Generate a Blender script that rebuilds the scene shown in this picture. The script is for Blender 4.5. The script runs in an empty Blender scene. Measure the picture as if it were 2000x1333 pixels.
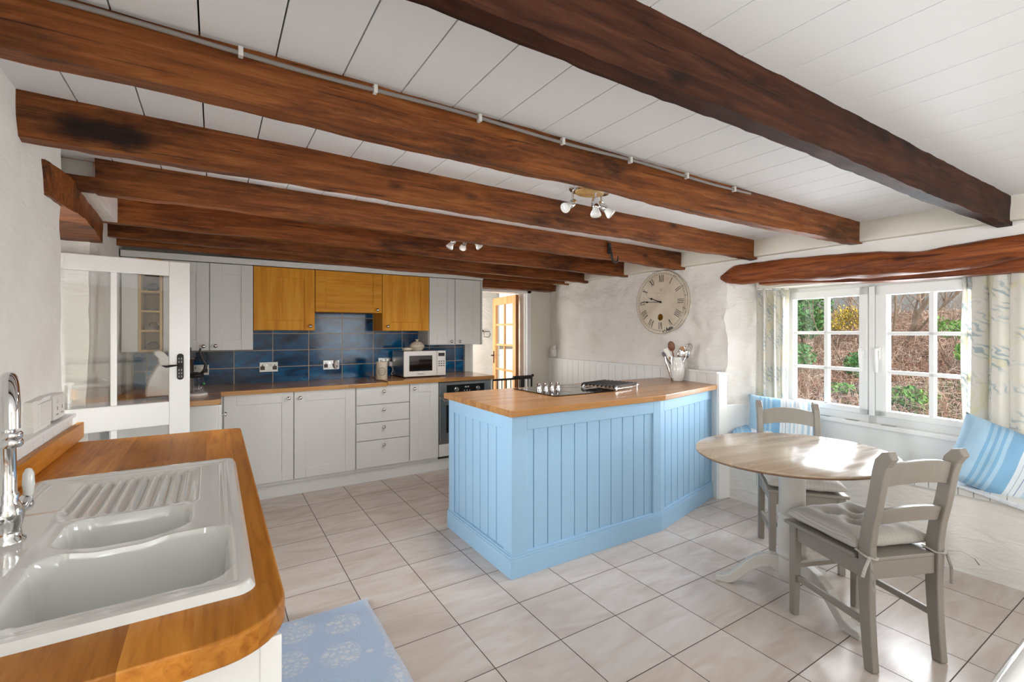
import bpy, bmesh, math, random
from math import sin, cos, pi, radians, atan2, sqrt, hypot
from mathutils import Vector, Matrix, noise
R = random.Random(7)
SC = bpy.context.scene
COL = SC.collection

# ---------------------------------------------------------------- camera, sky, sun, exposure
cam_d = bpy.data.cameras.new('camera'); cam = bpy.data.objects.new('camera', cam_d); COL.objects.link(cam)
cam.location = (0, 0, 1.355); cam.rotation_euler = (pi/2, 0, -0.5635)
cam_d.sensor_width = 36; cam_d.lens = 16.56; cam_d.shift_y = -0.00825; cam_d.clip_start = 0.02; cam_d.clip_end = 500
SC.camera = cam
SC.view_settings.view_transform = 'Standard'; SC.view_settings.look = 'None'
SC.view_settings.gamma = 1; SC.view_settings.use_curve_mapping = False
SC.view_settings.exposure = 1.58
world = bpy.data.worlds.new('sky'); SC.world = world; world.use_nodes = True
wn = world.node_tree; wn.nodes.clear()
w_out = wn.nodes.new('ShaderNodeOutputWorld'); w_bg = wn.nodes.new('ShaderNodeBackground')
w_sky = wn.nodes.new('ShaderNodeTexSky'); w_mix = wn.nodes.new('ShaderNodeMix'); w_mix.data_type = 'RGBA'
w_sky.sky_type = 'NISHITA'; w_sky.sun_disc = False; w_sky.sun_elevation = radians(38); w_sky.sun_rotation = radians(200)
w_sky.air_density = 1.0; w_sky.dust_density = 2.0
SKY_STRENGTH = 0.68
w_scale = wn.nodes.new('ShaderNodeVectorMath'); w_scale.operation = 'SCALE'; w_scale.inputs['Scale'].default_value = 0.16
wn.links.new(w_sky.outputs[0], w_scale.inputs[0])
wn.links.new(w_scale.outputs[0], w_mix.inputs['A']); w_mix.inputs['B'].default_value = (1.0, 1.0, 1.0, 1); w_mix.inputs['Factor'].default_value = 0.6
wn.links.new(w_mix.outputs['Result'], w_bg.inputs['Color']); w_bg.inputs['Strength'].default_value = SKY_STRENGTH
wn.links.new(w_bg.outputs[0], w_out.inputs['Surface'])
def lamp(name, kind, loc, rot, energy, color=(1, 1, 1), **kw):
    d = bpy.data.lights.new(name, kind); d.energy = energy; d.color = color
    for k, v in kw.items(): setattr(d, k, v)
    o = bpy.data.objects.new(name, d); o.location = loc; o.rotation_euler = rot; COL.objects.link(o); return o
lamp('sun', 'SUN', (0, 0, 10), (radians(46), radians(-22), 0), 1.5, (1.0, 0.95, 0.87), angle=radians(0.6))
# fill lamps added behind the camera, and daylight of the kitchen window
lamp('rear_fill', 'AREA', (2.85, -3.08, 1.25), (radians(104), 0, 0), 10, (0.93, 0.965, 1.0), shape='RECTANGLE', size=1.25, size_y=1.3)  # unseen lamp added to brighten the room from behind
lamp('side_fill', 'AREA', (-.72, -1.75, 1.3), (0, radians(-118), 0), 32, (0.93, 0.965, 1.0), shape='RECTANGLE', size=1.2, size_y=1.8)  # added side fill, out of view, standing in for a window
lamp('hallway_daylight', 'AREA', (-1.0, 2.9, 1.1), (0, radians(-90), radians(-24)), 9, (0.92, 0.96, 1.0), shape='RECTANGLE', size=1.4, size_y=.5, spread=radians(88))
for _x, _y in ((1.68, 1.88), (1.545, 3.1)): lamp('ceiling_spot_fill', 'SPOT', (_x, _y, 1.955), (0, 0, 0), 9, (1.0, .98, .95), spot_size=radians(165), spot_blend=.6, shadow_soft_size=.07)  # added downward fill below the spot fittings; the bulbs themselves are unlit
lamp('far_room_fill', 'AREA', (2.36, 5.5, 1.35), (0, radians(-90), 0), 6, (1.0, 0.98, 0.96), shape='RECTANGLE', size=1.2, size_y=.7)  # fill lamp added at the closed side wall to brighten the far room
lamp('kitchen_window_daylight', 'AREA', (4.42, 1.45, 1.35), (0, radians(80), radians(-8.3)), 22, (0.90, 0.95, 1.0), shape='RECTANGLE', size=1.2, size_y=1.3, spread=radians(120))

# ---------------------------------------------------------------- mesh helpers
def lin(h):
    h = h.lstrip('#'); c = [int(h[i:i+2], 16)/255 for i in (0, 2, 4)]
    return tuple(((x+.055)/1.055)**2.4 if x > .04045 else x/12.92 for x in c) + (1,)
W = {}
class MB:
    def __init__(s): s.v = []; s.f = []; s.sm = []; s.mi = []; s.T = Matrix.Identity(4)
    def add(s, vs, fs, smooth=False, mi=0):
        n = len(s.v)
        s.v += [s.T @ Vector(p) for p in vs]
        for f in fs: s.f.append([n+i for i in f]); s.sm.append(smooth); s.mi.append(mi)
        return s
    def box(s, lo, hi, mi=0):
        (a, b, c), (d, e, f) = lo, hi
        return s.add([(a,b,c),(d,b,c),(d,e,c),(a,e,c),(a,b,f),(d,b,f),(d,e,f),(a,e,f)],
                     [(3,2,1,0),(4,5,6,7),(0,1,5,4),(1,2,6,5),(2,3,7,6),(3,0,4,7)], mi=mi)
    def cbox(s, c, size, rot=None, mi=0):
        T = s.T
        s.T = T @ Matrix.Translation(c) @ (rot.to_4x4() if rot else Matrix.Identity(4))
        h = [x/2 for x in size]; s.box([-x for x in h], h, mi); s.T = T; return s
    def prism(s, poly, z0, z1, mi=0, smooth=False):
        n = len(poly)
        return s.add([(x, y, z0) for x, y in poly]+[(x, y, z1) for x, y in poly],
                     [tuple(range(n))[::-1], tuple(range(n, 2*n))]+[(i, (i+1) % n, n+(i+1) % n, n+i) for i in range(n)], mi=mi, smooth=smooth)
    def lathe(s, prof, c=(0,0,0), n=28, rot=None, mi=0, smooth=True, sx=1, sy=1):
        T = s.T; s.T = T @ Matrix.Translation(c) @ (rot.to_4x4() if rot else Matrix.Identity(4))
        vs = []; fs = []
        for r, z in prof:
            for i in range(n): a = 2*pi*i/n; vs.append((r*cos(a)*sx, r*sin(a)*sy, z))
        for k in range(len(prof)-1):
            for i in range(n): j = (i+1) % n; fs.append((k*n+i, k*n+j, (k+1)*n+j, (k+1)*n+i))
        if prof[0][0] > 1e-6: fs.append(tuple(range(n))[::-1])
        if prof[-1][0] > 1e-6: fs.append(tuple(range((len(prof)-1)*n, len(prof)*n)))
        s.add(vs, fs, smooth, mi); s.T = T; return s
    def tube(s, pts, r, n=10, mi=0, smooth=True, flat=1.0):
        pts = [Vector(p) for p in pts]; m = len(pts)
        rs = list(r) if isinstance(r, (list, tuple)) else [r]*m
        rs += [rs[-1]]*(m-len(rs))
        vs = []; fs = []; up = None
        for k in range(m):
            t = (pts[min(k+1, m-1)]-pts[max(k-1, 0)]).normalized()
            if up is None: up = Vector((0,0,1)) if abs(t.z) < .9 else Vector((1,0,0))
            x = t.cross(up)
            if x.length < 1e-5: x = t.orthogonal()
            x.normalize(); y = t.cross(x).normalized(); up = -y if (-y).dot(up) >= 0 else y
            for i in range(n):
                a = 2*pi*i/n; vs.append(pts[k]+x*(cos(a)*rs[k])+y*(sin(a)*rs[k]*flat))
        for k in range(m-1):
            for i in range(n): j = (i+1) % n; fs.append((k*n+i, k*n+j, (k+1)*n+j, (k+1)*n+i))
        fs.append(tuple(range(n))[::-1]); fs.append(tuple(range((m-1)*n, m*n)))
        return s.add(vs, fs, smooth, mi)
    def cyl(s, a, b, r, n=20, mi=0, r2=None):
        return s.tube([a, b], [r, r if r2 is None else r2], n, mi)
    def sphere(s, c, r, n=16, mi=0, sc=(1,1,1), rot=None):
        prof = [(max(0, sin(pi*k/(n//2)))*1.0, -cos(pi*k/(n//2))) for k in range(n//2+1)]
        prof[0] = (0, -1); prof[-1] = (0, 1)
        T = s.T; s.T = T @ Matrix.Translation(c) @ (rot.to_4x4() if rot else Matrix.Identity(4)) @ Matrix.Diagonal((r*sc[0], r*sc[1], r*sc[2], 1))
        s.lathe(prof, n=n, mi=mi); s.T = T; return s
    def slab(s, loops, z0, z1, mi=0):
        cu = bpy.data.curves.new('c', 'CURVE'); cu.dimensions = '2D'; cu.fill_mode = 'BOTH'; cu.extrude = (z1-z0)/2
        for lp in loops:
            sp = cu.splines.new('POLY'); sp.points.add(len(lp)-1); sp.use_cyclic_u = True
            for q, (x, y) in zip(sp.points, lp): q.co = (x, y, 0, 1)
        o = bpy.data.objects.new('c', cu); COL.objects.link(o); bpy.context.view_layer.update()
        me = bpy.data.meshes.new_from_object(o.evaluated_get(bpy.context.evaluated_depsgraph_get()))
        bm = bmesh.new(); bm.from_mesh(me)
        bmesh.ops.remove_doubles(bm, verts=bm.verts, dist=1e-5)
        bmesh.ops.dissolve_limit(bm, angle_limit=radians(1), verts=bm.verts, edges=bm.edges)
        bm.verts.ensure_lookup_table()
        s.add([(v.co.x, v.co.y, v.co.z+(z0+z1)/2) for v in bm.verts], [[v.index for v in f.verts] for f in bm.faces], mi=mi)
        bm.free(); bpy.data.objects.remove(o); bpy.data.meshes.remove(me); bpy.data.curves.remove(cu); return s
    def text(s, txt, size, M4, ext=0.0006, mi=0):
        cu = bpy.data.curves.new('t', 'FONT'); cu.body = txt; cu.size = size; cu.extrude = ext; cu.align_x = 'CENTER'; cu.align_y = 'CENTER'
        o = bpy.data.objects.new('t', cu); COL.objects.link(o); bpy.context.view_layer.update()
        me = bpy.data.meshes.new_from_object(o.evaluated_get(bpy.context.evaluated_depsgraph_get()))
        s.add([M4 @ v.co for v in me.vertices], [list(p.vertices) for p in me.polygons], mi=mi)
        bpy.data.objects.remove(o); bpy.data.meshes.remove(me); bpy.data.curves.remove(cu); return s
    def build(s, name, m, parent=None, bevel=0, seg=2, origin=None, normals=True, sub=0):
        me = bpy.data.meshes.new(name)
        if parent is not None: inv = W[parent].inverted()
        else:
            if origin is None:
                xs = [[v[i] for v in s.v] for i in range(3)]
                origin = ((min(xs[0])+max(xs[0]))/2, (min(xs[1])+max(xs[1]))/2, min(xs[2]))
            inv = Matrix.Translation(origin).inverted()
        me.from_pydata([tuple(inv @ v) for v in s.v], [], s.f)
        for p, a, b in zip(me.polygons, s.sm, s.mi): p.use_smooth = a; p.material_index = b
        for q in (m if isinstance(m, (list, tuple)) else [m]): me.materials.append(q)
        if normals:
            bm = bmesh.new(); bm.from_mesh(me); bmesh.ops.recalc_face_normals(bm, faces=bm.faces); bm.to_mesh(me); bm.free()
        if any(s.sm): me.set_sharp_from_angle(angle=radians(48))
        o = bpy.data.objects.new(name, me); COL.objects.link(o)
        if parent is not None: o.parent = parent; W[o] = W[parent]
        else: o.location = origin; W[o] = Matrix.Translation(origin)
        if sub:
            q = o.modifiers.new('s', 'SUBSURF'); q.levels = q.render_levels = sub
        if bevel:
            q = o.modifiers.new('b', 'BEVEL'); q.width = bevel; q.segments = seg; q.limit_method = 'ANGLE'; q.angle_limit = radians(40); q.harden_normals = False
        return o
def thing(name, label, cat, loc=(0,0,0), rz=0, group=None):
    o = bpy.data.objects.new(name, None); COL.objects.link(o); o.location = loc; o.rotation_euler = (0, 0, rz); o.empty_display_size = .05
    W[o] = Matrix.Translation(loc) @ Matrix.Rotation(rz, 4, 'Z'); return tag(o, label, cat, group)
def tag(o, label, cat, group=None, kind=None):
    o['label'] = label; o['category'] = cat
    if group: o['group'] = group
    if kind: o['kind'] = kind
    return o
def struct(o, label=None, cat=None):
    o['kind'] = 'structure'
    if label: o['label'] = label
    if cat: o['category'] = cat
    return o
def copy_thing(root, loc, rz, label):
    r = root.copy(); COL.objects.link(r); r.location = loc; r.rotation_euler = (0, 0, rz); r['label'] = label
    for ch in list(root.children):
        c = ch.copy(); COL.objects.link(c); c.parent = r
        for g in list(ch.children):
            d = g.copy(); COL.objects.link(d); d.parent = c
    return r
def sstep(a, b_, x): t = min(1, max(0, (x-a)/(b_-a))); return t*t*(3-2*t)
def RX(a): return Matrix.Rotation(a, 3, 'X')
def RY(a): return Matrix.Rotation(a, 3, 'Y')
def RZ(a): return Matrix.Rotation(a, 3, 'Z')
def nz(p, s, o=0.0): return noise.noise(Vector(p)*s+Vector((o, o*1.7, -o)))
def nvec(p, s): return noise.noise_vector(Vector(p)*s)
def rough_box(mb, lo, hi, res, amps, fmap=None, skip=(), mi=0, smooth=True):
    idx = {}; vs = []; fs = []
    n = [max(1, int(round((hi[i]-lo[i])/res))) for i in range(3)]
    def vid(i, j, k):
        key = (i, j, k)
        if key not in idx:
            p = Vector((lo[0]+(hi[0]-lo[0])*i/n[0], lo[1]+(hi[1]-lo[1])*j/n[1], lo[2]+(hi[2]-lo[2])*k/n[2]))
            if fmap: p = Vector(fmap(p))
            d = Vector((0, 0, 0))
            for a, s_ in amps: d += nvec(p, s_)*a
            idx[key] = len(vs); vs.append(p+d)
        return idx[key]
    def face(ax, side):
        a, b = [q for q in range(3) if q != ax]
        for i in range(n[a]):
            for j in range(n[b]):
                q = []
                for di, dj in ((0,0),(1,0),(1,1),(0,1)):
                    t = [0, 0, 0]; t[ax] = n[ax] if side else 0; t[a] = i+di; t[b] = j+dj; q.append(vid(*t))
                fs.append(tuple(q))
    for ax in range(3):
        for side in (0, 1):
            if (ax, side) not in skip: face(ax, side)
    mb.add(vs, fs, smooth, mi); return mb
def rrect(x0, y0, x1, y1, r, n=6, corners=(1,1,1,1)):
    out = []
    for (cx, cy, a0, on) in ((x1-r, y0+r, -pi/2, corners[0]), (x1-r, y1-r, 0, corners[1]), (x0+r, y1-r, pi/2, corners[2]), (x0+r, y0+r, pi, corners[3])):
        if on: out += [(cx+r*cos(a0+pi/2*i/n), cy+r*sin(a0+pi/2*i/n)) for i in range(n+1)]
        else: out.append((cx+r*(1 if a0 in (-pi/2, 0) else -1), cy+r*(1 if a0 in (0, pi/2) else -1)))
    return out

# ---------------------------------------------------------------- materials
def newmat(name):
    m = bpy.data.materials.new(name); m.use_nodes = True; nt = m.node_tree; return m, nt, nt.nodes['Principled BSDF']
def N(nt, t, props=None, **inp):
    n = nt.nodes.new('ShaderNode'+t)
    for k, v in (props or {}).items(): setattr(n, k, v)
    for k, v in inp.items():
        k = k.replace('_', ' ')
        s = n.inputs[int(k[1:])] if k[0] == 'i' and k[1:].isdigit() else n.inputs[k]
        if isinstance(v, bpy.types.NodeSocket): nt.links.new(v, s)
        else: s.default_value = v
    return n
def ramp(nt, fac, stops):
    n = nt.nodes.new('ShaderNodeValToRGB'); nt.links.new(fac, n.inputs[0]); e = n.color_ramp.elements
    while len(e) < len(stops): e.new(0.5)
    for q, (p, c) in zip(e, stops): q.position = p; q.color = lin(c) if isinstance(c, str) else c
    return n.outputs[0]
def mixc(nt, f, a, b, mode='MIX'):
    n = nt.nodes.new('ShaderNodeMix'); n.data_type = 'RGBA'; n.blend_type = mode
    for s, v in ((n.inputs['Factor'], f), (n.inputs['A'], a), (n.inputs['B'], b)):
        if isinstance(v, bpy.types.NodeSocket): nt.links.new(v, s)
        else: s.default_value = lin(v) if isinstance(v, str) else v
    return n.outputs['Result']
def math_(nt, op, a, b=0.0, c=0.0):
    n = nt.nodes.new('ShaderNodeMath'); n.operation = op
    for s, v in zip(n.inputs, (a, b, c)):
        if isinstance(v, bpy.types.NodeSocket): nt.links.new(v, s)
        else: s.default_value = v
    return n.outputs[0]
def coords(nt, scale=(1,1,1), kind='Object', loc=(0,0,0), rot=(0,0,0)):
    src = nt.nodes.new('ShaderNodeNewGeometry').outputs['Position'] if kind == 'World' else nt.nodes.new('ShaderNodeTexCoord').outputs[kind]
    return N(nt, 'Mapping', Vector=src, Scale=scale, Location=loc, Rotation=rot).outputs[0]
def bump(nt, b, h, strength=.3, dist=.01):
    n = N(nt, 'Bump', Height=h, Strength=strength, Distance=dist); nt.links.new(n.outputs[0], b.inputs['Normal']); return n
def basic(name, c, rough=.5, metal=0, bumps=None, var=None, coat=0, spec=.5, sheen=0):
    m, nt, b = newmat(name); b.inputs['Base Color'].default_value = lin(c); b.inputs['Roughness'].default_value = rough
    b.inputs['Metallic'].default_value = metal; b.inputs['Coat Weight'].default_value = coat; b.inputs['Specular IOR Level'].default_value = spec
    b.inputs['Sheen Weight'].default_value = sheen
    if var:
        f = N(nt, 'TexNoise', Vector=coords(nt), Scale=var[0], Detail=5.0).outputs[0]
        nt.links.new(ramp(nt, f, [(.3, c), (.7, var[1])]), b.inputs['Base Color'])
    if bumps:
        h = N(nt, 'TexNoise', Vector=coords(nt, kind='World'), Scale=bumps[0], Detail=6.0).outputs[0]
        bump(nt, b, h, bumps[1], bumps[2])
    return m
def wood(name, cols, axis=0, rough=.35, stave=None, grain=1.0, bumpy=.05, world=False, coat=0, dark=None, spec=.5):
    """grain runs along AXIS; STAVE=(length, width, second axis)"""
    m, nt, b = newmat(name); b.inputs['Roughness'].default_value = rough; b.inputs['Coat Weight'].default_value = coat; b.inputs['Coat Roughness'].default_value = .12
    b.inputs['Specular IOR Level'].default_value = spec
    kind = 'World' if world else 'Object'
    sc = [22*grain]*3; sc[axis] = 1.6*grain
    v = coords(nt, sc, kind)
    vec = v
    if stave:
        sep = N(nt, 'SeparateXYZ', Vector=coords(nt, (1,1,1), kind)).outputs
        uv = N(nt, 'CombineXYZ', X=sep[axis], Y=sep[stave[2]]).outputs[0]
        br = N(nt, 'TexBrick', dict(offset=.37, offset_frequency=3, squash=1), Vector=uv, Color1=(0,0,0,1), Color2=(1,1,1,1), Mortar=(.5,.5,.5,1), Scale=1.0, Mortar_Size=0.0, Brick_Width=stave[0], Row_Height=stave[1])
        add = N(nt, 'VectorMath', dict(operation='MULTIPLY_ADD'), i0=br.outputs[0], i1=(17., 31., 53.), i2=v)
        vec = add.outputs[0]
    f = N(nt, 'TexNoise', Vector=vec, Scale=1.0, Detail=8.0, Roughness=.62, Distortion=.6).outputs[0]
    c = ramp(nt, f, [(.25, cols[0]), (.5, cols[1]), (.78, cols[2])])
    if stave:
        tone = ramp(nt, br.outputs[0], [(0, (.74,.72,.68,1)), (1, (1.12,1.12,1.12,1))]); c = mixc(nt, 1.0, c, tone, 'MULTIPLY')
    if dark:
        s2 = [3.0]*3; s2[axis] = .9
        k = N(nt, 'TexNoise', Vector=coords(nt, s2, kind), Scale=1.4, Detail=6.0, Roughness=.7).outputs[0]
        c = mixc(nt, ramp(nt, k, [(.50, (0,0,0,1)), (.66, (.85,.85,.85,1))]), c, dark)
        k2 = N(nt, 'TexVoronoi', Vector=coords(nt, [7 if i != axis else 3 for i in range(3)], kind), Scale=1.0, Randomness=1.0).outputs[0]
        c = mixc(nt, ramp(nt, k2, [(.03, (.9,.9,.9,1)), (.16, (0,0,0,1))]), c, dark)
        s3 = [75.0]*3; s3[axis] = 1.1
        cr = N(nt, 'TexNoise', Vector=coords(nt, s3, kind), Scale=1.0, Detail=3.0, Roughness=.5, Distortion=.3).outputs[0]
        c = mixc(nt, ramp(nt, cr, [(.30, (.8,.8,.8,1)), (.38, (0,0,0,1))]), c, dark)
        s4 = [28.0]*3; s4[axis] = 5.0
        lt = N(nt, 'TexNoise', Vector=coords(nt, s4, kind), Scale=1.0, Detail=6.0, Roughness=.75).outputs[0]
        c = mixc(nt, ramp(nt, lt, [(.58, (0,0,0,1)), (.78, (.55,.55,.55,1))]), c, cols[2])
    nt.links.new(c, b.inputs['Base Color']); bump(nt, b, f, .35, bumpy*.02)
    return m
def stone_wall(name, c, c2):
    m, nt, b = newmat(name); b.inputs['Roughness'].default_value = .9; b.inputs['Specular IOR Level'].default_value = .25
    p = coords(nt, kind='World')
    f = N(nt, 'TexNoise', Vector=p, Scale=3.5, Detail=7.0, Roughness=.6).outputs[0]
    nt.links.new(ramp(nt, f, [(.3, c2), (.62, c)]), b.inputs['Base Color'])
    w = N(nt, 'TexNoise', Vector=p, Scale=6.0, Detail=3.0).outputs['Color']
    v = N(nt, 'VectorMath', dict(operation='MULTIPLY_ADD'), i0=w, i1=(.12,)*3, i2=p).outputs[0]
    vo = N(nt, 'TexVoronoi', dict(feature='SMOOTH_F1'), Vector=N(nt, 'Mapping', Vector=v, Scale=(4, 4, 7)).outputs[0], Scale=1.0, Smoothness=.35).outputs['Distance']
    h2 = N(nt, 'TexNoise', Vector=N(nt, 'Mapping', Vector=p, Scale=(1, 1, 2.2)).outputs[0], Scale=13.0, Detail=6.0, Roughness=.62, Distortion=.5).outputs[0]
    h = math_(nt, 'MULTIPLY_ADD', vo, -1.2, math_(nt, 'MULTIPLY', h2, .55))
    bump(nt, b, h, .5, .05); return m
def plaster(name, c, c2, big=.5, rough=.9):
    m, nt, b = newmat(name); b.inputs['Roughness'].default_value = rough; b.inputs['Specular IOR Level'].default_value = .25
    p = coords(nt, kind='World')
    f = N(nt, 'TexNoise', Vector=p, Scale=3.0, Detail=7.0, Roughness=.6).outputs[0]
    nt.links.new(ramp(nt, f, [(.3, c2), (.62, c)]), b.inputs['Base Color'])
    p2 = coords(nt, (1, 1, 2.4), 'World')
    h1 = N(nt, 'TexNoise', Vector=p2, Scale=7.0, Detail=4.0, Roughness=.5, Distortion=.7).outputs[0]
    h2 = N(nt, 'TexNoise', Vector=p, Scale=60.0, Detail=3.0).outputs[0]
    h = math_(nt, 'MULTIPLY_ADD', h2, .08, h1)
    bump(nt, b, h, big, .035); return m
M = {}
M['plaster'] = plaster('rough white plaster', '#efece6', '#e5e1d9', .34)
M['stone'] = stone_wall('limewashed stone wall', '#f0ede8', '#e6e2da')
M['plaster_smooth'] = plaster('smooth cream plaster', '#e4dfd2', '#ddd7c9', .06)
M['white_paint'] = basic('white paint', '#e9e9e6', .38)
M['gloss_white'] = basic('white gloss frame', '#f3f3f0', .25)
M['ceiling'] = basic('white ceiling boards', '#f1f2f2', .55, bumps=(9, .08, .004))
M['gap'] = basic('dark board gap', '#2a2624', .9)
M['pine_ceiling'] = wood('varnished pine boards', ('#8e4316', '#b85f22', '#cf7a33'), 1, .3)
M['cab_grey'] = basic('pale grey cabinet paint', '#e0e0dc', .42, bumps=(40, .03, .001))
M['cab_inside'] = basic('shadow gap', '#3a3835', .9)
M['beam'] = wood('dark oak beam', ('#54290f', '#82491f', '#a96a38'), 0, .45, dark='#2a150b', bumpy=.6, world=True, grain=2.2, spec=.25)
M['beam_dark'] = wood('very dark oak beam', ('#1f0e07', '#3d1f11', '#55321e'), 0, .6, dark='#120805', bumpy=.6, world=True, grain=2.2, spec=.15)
def mk_burnt():
    m = M['beam'].copy(); m.name = 'oak beam with burn mark'; nt = m.node_tree; b = nt.nodes['Principled BSDF']
    src = b.inputs['Base Color'].links[0].from_socket
    g = nt.nodes.new('ShaderNodeNewGeometry').outputs['Position']
    w = N(nt, 'TexNoise', Vector=g, Scale=9.0, Detail=5.0).outputs['Color']
    p = N(nt, 'VectorMath', dict(operation='MULTIPLY_ADD'), i0=w, i1=(.22, .0, .10), i2=g).outputs[0]
    q = N(nt, 'Mapping', Vector=p, Location=(.20*5.2, -2.13, -2.10*15), Scale=(5.2, 1, 15)).outputs[0]
    d = N(nt, 'VectorMath', dict(operation='LENGTH'), i0=q).outputs['Value']
    c = mixc(nt, ramp(nt, d, [(.45, (.93,.93,.93,1)), (1.0, (0,0,0,1))]), src, '#160d09'); nt.links.new(c, b.inputs['Base Color']); return m
M['beam_burnt'] = mk_burnt()
M['lintel'] = wood('reddish lintel wood', ('#47220f', '#84441f', '#a5622f'), 1, .5, dark='#3a1b0d', bumpy=.6, world=True, grain=2.0, spec=.25)
M['worktop_sink'] = wood('oiled oak worktop', ('#95530f', '#bf7a28', '#d3923f'), 1, .4, (.55, .085, 0), grain=2.0, spec=.3)
M['worktop_back'] = wood('beech worktop', ('#a5713a', '#c18d52', '#cf9d63'), 0, .22, (.6, .045, 1), coat=.25)
M['worktop_island'] = wood('light beech worktop', ('#94622f', '#ab7945', '#bb8c5c'), 0, .28, (.6, .042, 1), coat=.15, spec=.35)
M['oak_door'] = wood('golden oak', ('#c07616', '#dd982a', '#e8ad46'), 2, .45, grain=1.2, spec=.2)
M['oak_rail'] = wood('golden oak rail', ('#c07616', '#dd982a', '#e8ad46'), 0, .45, grain=1.2, spec=.2)
M['pine'] = wood('pine door', ('#c9854a', '#e0a46a', '#ecbd88'), 2, .4, grain=.7)
M['pine_dark'] = wood('pine edge', ('#6f3a17', '#99602f', '#b07842'), 2, .45, grain=.7)
M['shelf_oak'] = wood('light oak shelf', ('#b98d4e', '#cfa769', '#dcb97f'), 2, .4)
M['blue'] = basic('powder blue paint', '#99bdd8', .42, bumps=(25, .03, .001))
M['chrome'] = basic('chrome', '#d8d8d8', .08, 1)
M['steel'] = basic('brushed steel', '#a9a9a6', .28, 1)
M['black'] = basic('black enamel', '#101010', .35)
M['iron'] = basic('black iron', '#1b1918', .5, bumps=(90, .3, .002))
M['black_glass'] = basic('black glass', '#120d0b', .05, coat=.4)
M['ceramic'] = basic('white glazed ceramic', '#dededa', .1, coat=.5)
M['stoneware'] = basic('cream stoneware', '#dcd2bf', .3, var=(6, '#cfc3ad'))
M['white_plastic'] = basic('white plastic', '#e6e4df', .35)
M['brown_plastic'] = basic('brown plastic', '#4a3428', .4)
M['chair'] = basic('taupe grey paint', '#8f887e', .4, bumps=(60, .04, .001))
M['table_base'] = basic('grey white paint', '#c3bfb7', .4)
M['brass'] = basic('brass', '#8a6a2a', .3, 1)
M['bulb'] = basic('frosted bulb glass', '#efeeea', .12, coat=.4)
M['grey_lid'] = basic('dark grey plastic', '#55575a', .4)
M['towel_wire'] = basic('dark wire', '#4c4a4a', .35, .8)
M['grass'] = basic('lawn', '#a3b56a', .9, var=(3, '#8aa353'))
M['cable_grey'] = basic('grey cable', '#8f8883', .5)
def mk_table():
    m, nt, b = newmat('limed table top'); b.inputs['Roughness'].default_value = .2
    v = coords(nt, (2.2, 26, 26)); f = N(nt, 'TexNoise', Vector=v, Scale=1.0, Detail=7.0, Distortion=.4).outputs[0]
    c = ramp(nt, f, [(.25, '#9a8772'), (.5, '#a99884'), (.75, '#b7a894')])
    g = N(nt, 'TexNoise', Vector=coords(nt, (1, 6, 1)), Scale=3.0, Detail=4.0).outputs[0]
    nt.links.new(c, b.inputs['Base Color'])
    nt.links.new(ramp(nt, g, [(.35, (.13,)*3+(1,)), (.7, (.3,)*3+(1,))]), b.inputs['Roughness'])
    bump(nt, b, f, .15, .0012); return m
M['table_top'] = mk_table()
M['table_edge'] = wood('table edge', ('#5d4230', '#7f6148', '#96785c'), 0, .4)
def mk_floor():
    m, nt, b = newmat('cream floor tiles'); b.inputs['Roughness'].default_value = .25
    p = coords(nt, kind='World', loc=(-0.2938+.3322*30, -3.984+.3347*30, 0))
    br = N(nt, 'TexBrick', dict(offset=0, squash=1), Vector=p, Color1=(0,0,0,1), Color2=(1,1,1,1), Mortar=(.5,.5,.5,1), Scale=1.0, Mortar_Size=.0021, Mortar_Smooth=.0, Brick_Width=.3322, Row_Height=.3347)
    v = N(nt, 'VectorMath', dict(operation='MULTIPLY_ADD'), i0=br.outputs[0], i1=(9., 13., 0), i2=coords(nt, (1.6, 5.5, 1), 'World', rot=(0, 0, .6))).outputs[0]
    f = N(nt, 'TexNoise', Vector=v, Scale=1.5, Detail=5.0, Roughness=.55, Distortion=1.2).outputs[0]
    c = ramp(nt, f, [(.28, '#bdaea3'), (.5, '#c8bcb3'), (.72, '#d0c9c3')])
    tone = ramp(nt, br.outputs[0], [(0, (.94,.93,.92,1)), (1, (1.02,1.02,1.02,1))]); c = mixc(nt, 1.0, c, tone, 'MULTIPLY')
    c = mixc(nt, br.outputs['Fac'], c, '#4d3f37')
    nt.links.new(c, b.inputs['Base Color'])
    inv = math_(nt, 'SUBTRACT', 1.0, br.outputs['Fac'])
    nt.links.new(math_(nt, 'MULTIPLY_ADD', br.outputs['Fac'], .6, .24), b.inputs['Roughness'])
    bump(nt, b, math_(nt, 'MULTIPLY_ADD', f, .06, inv), .5, .003); return m
M['floor'] = mk_floor()
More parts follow.
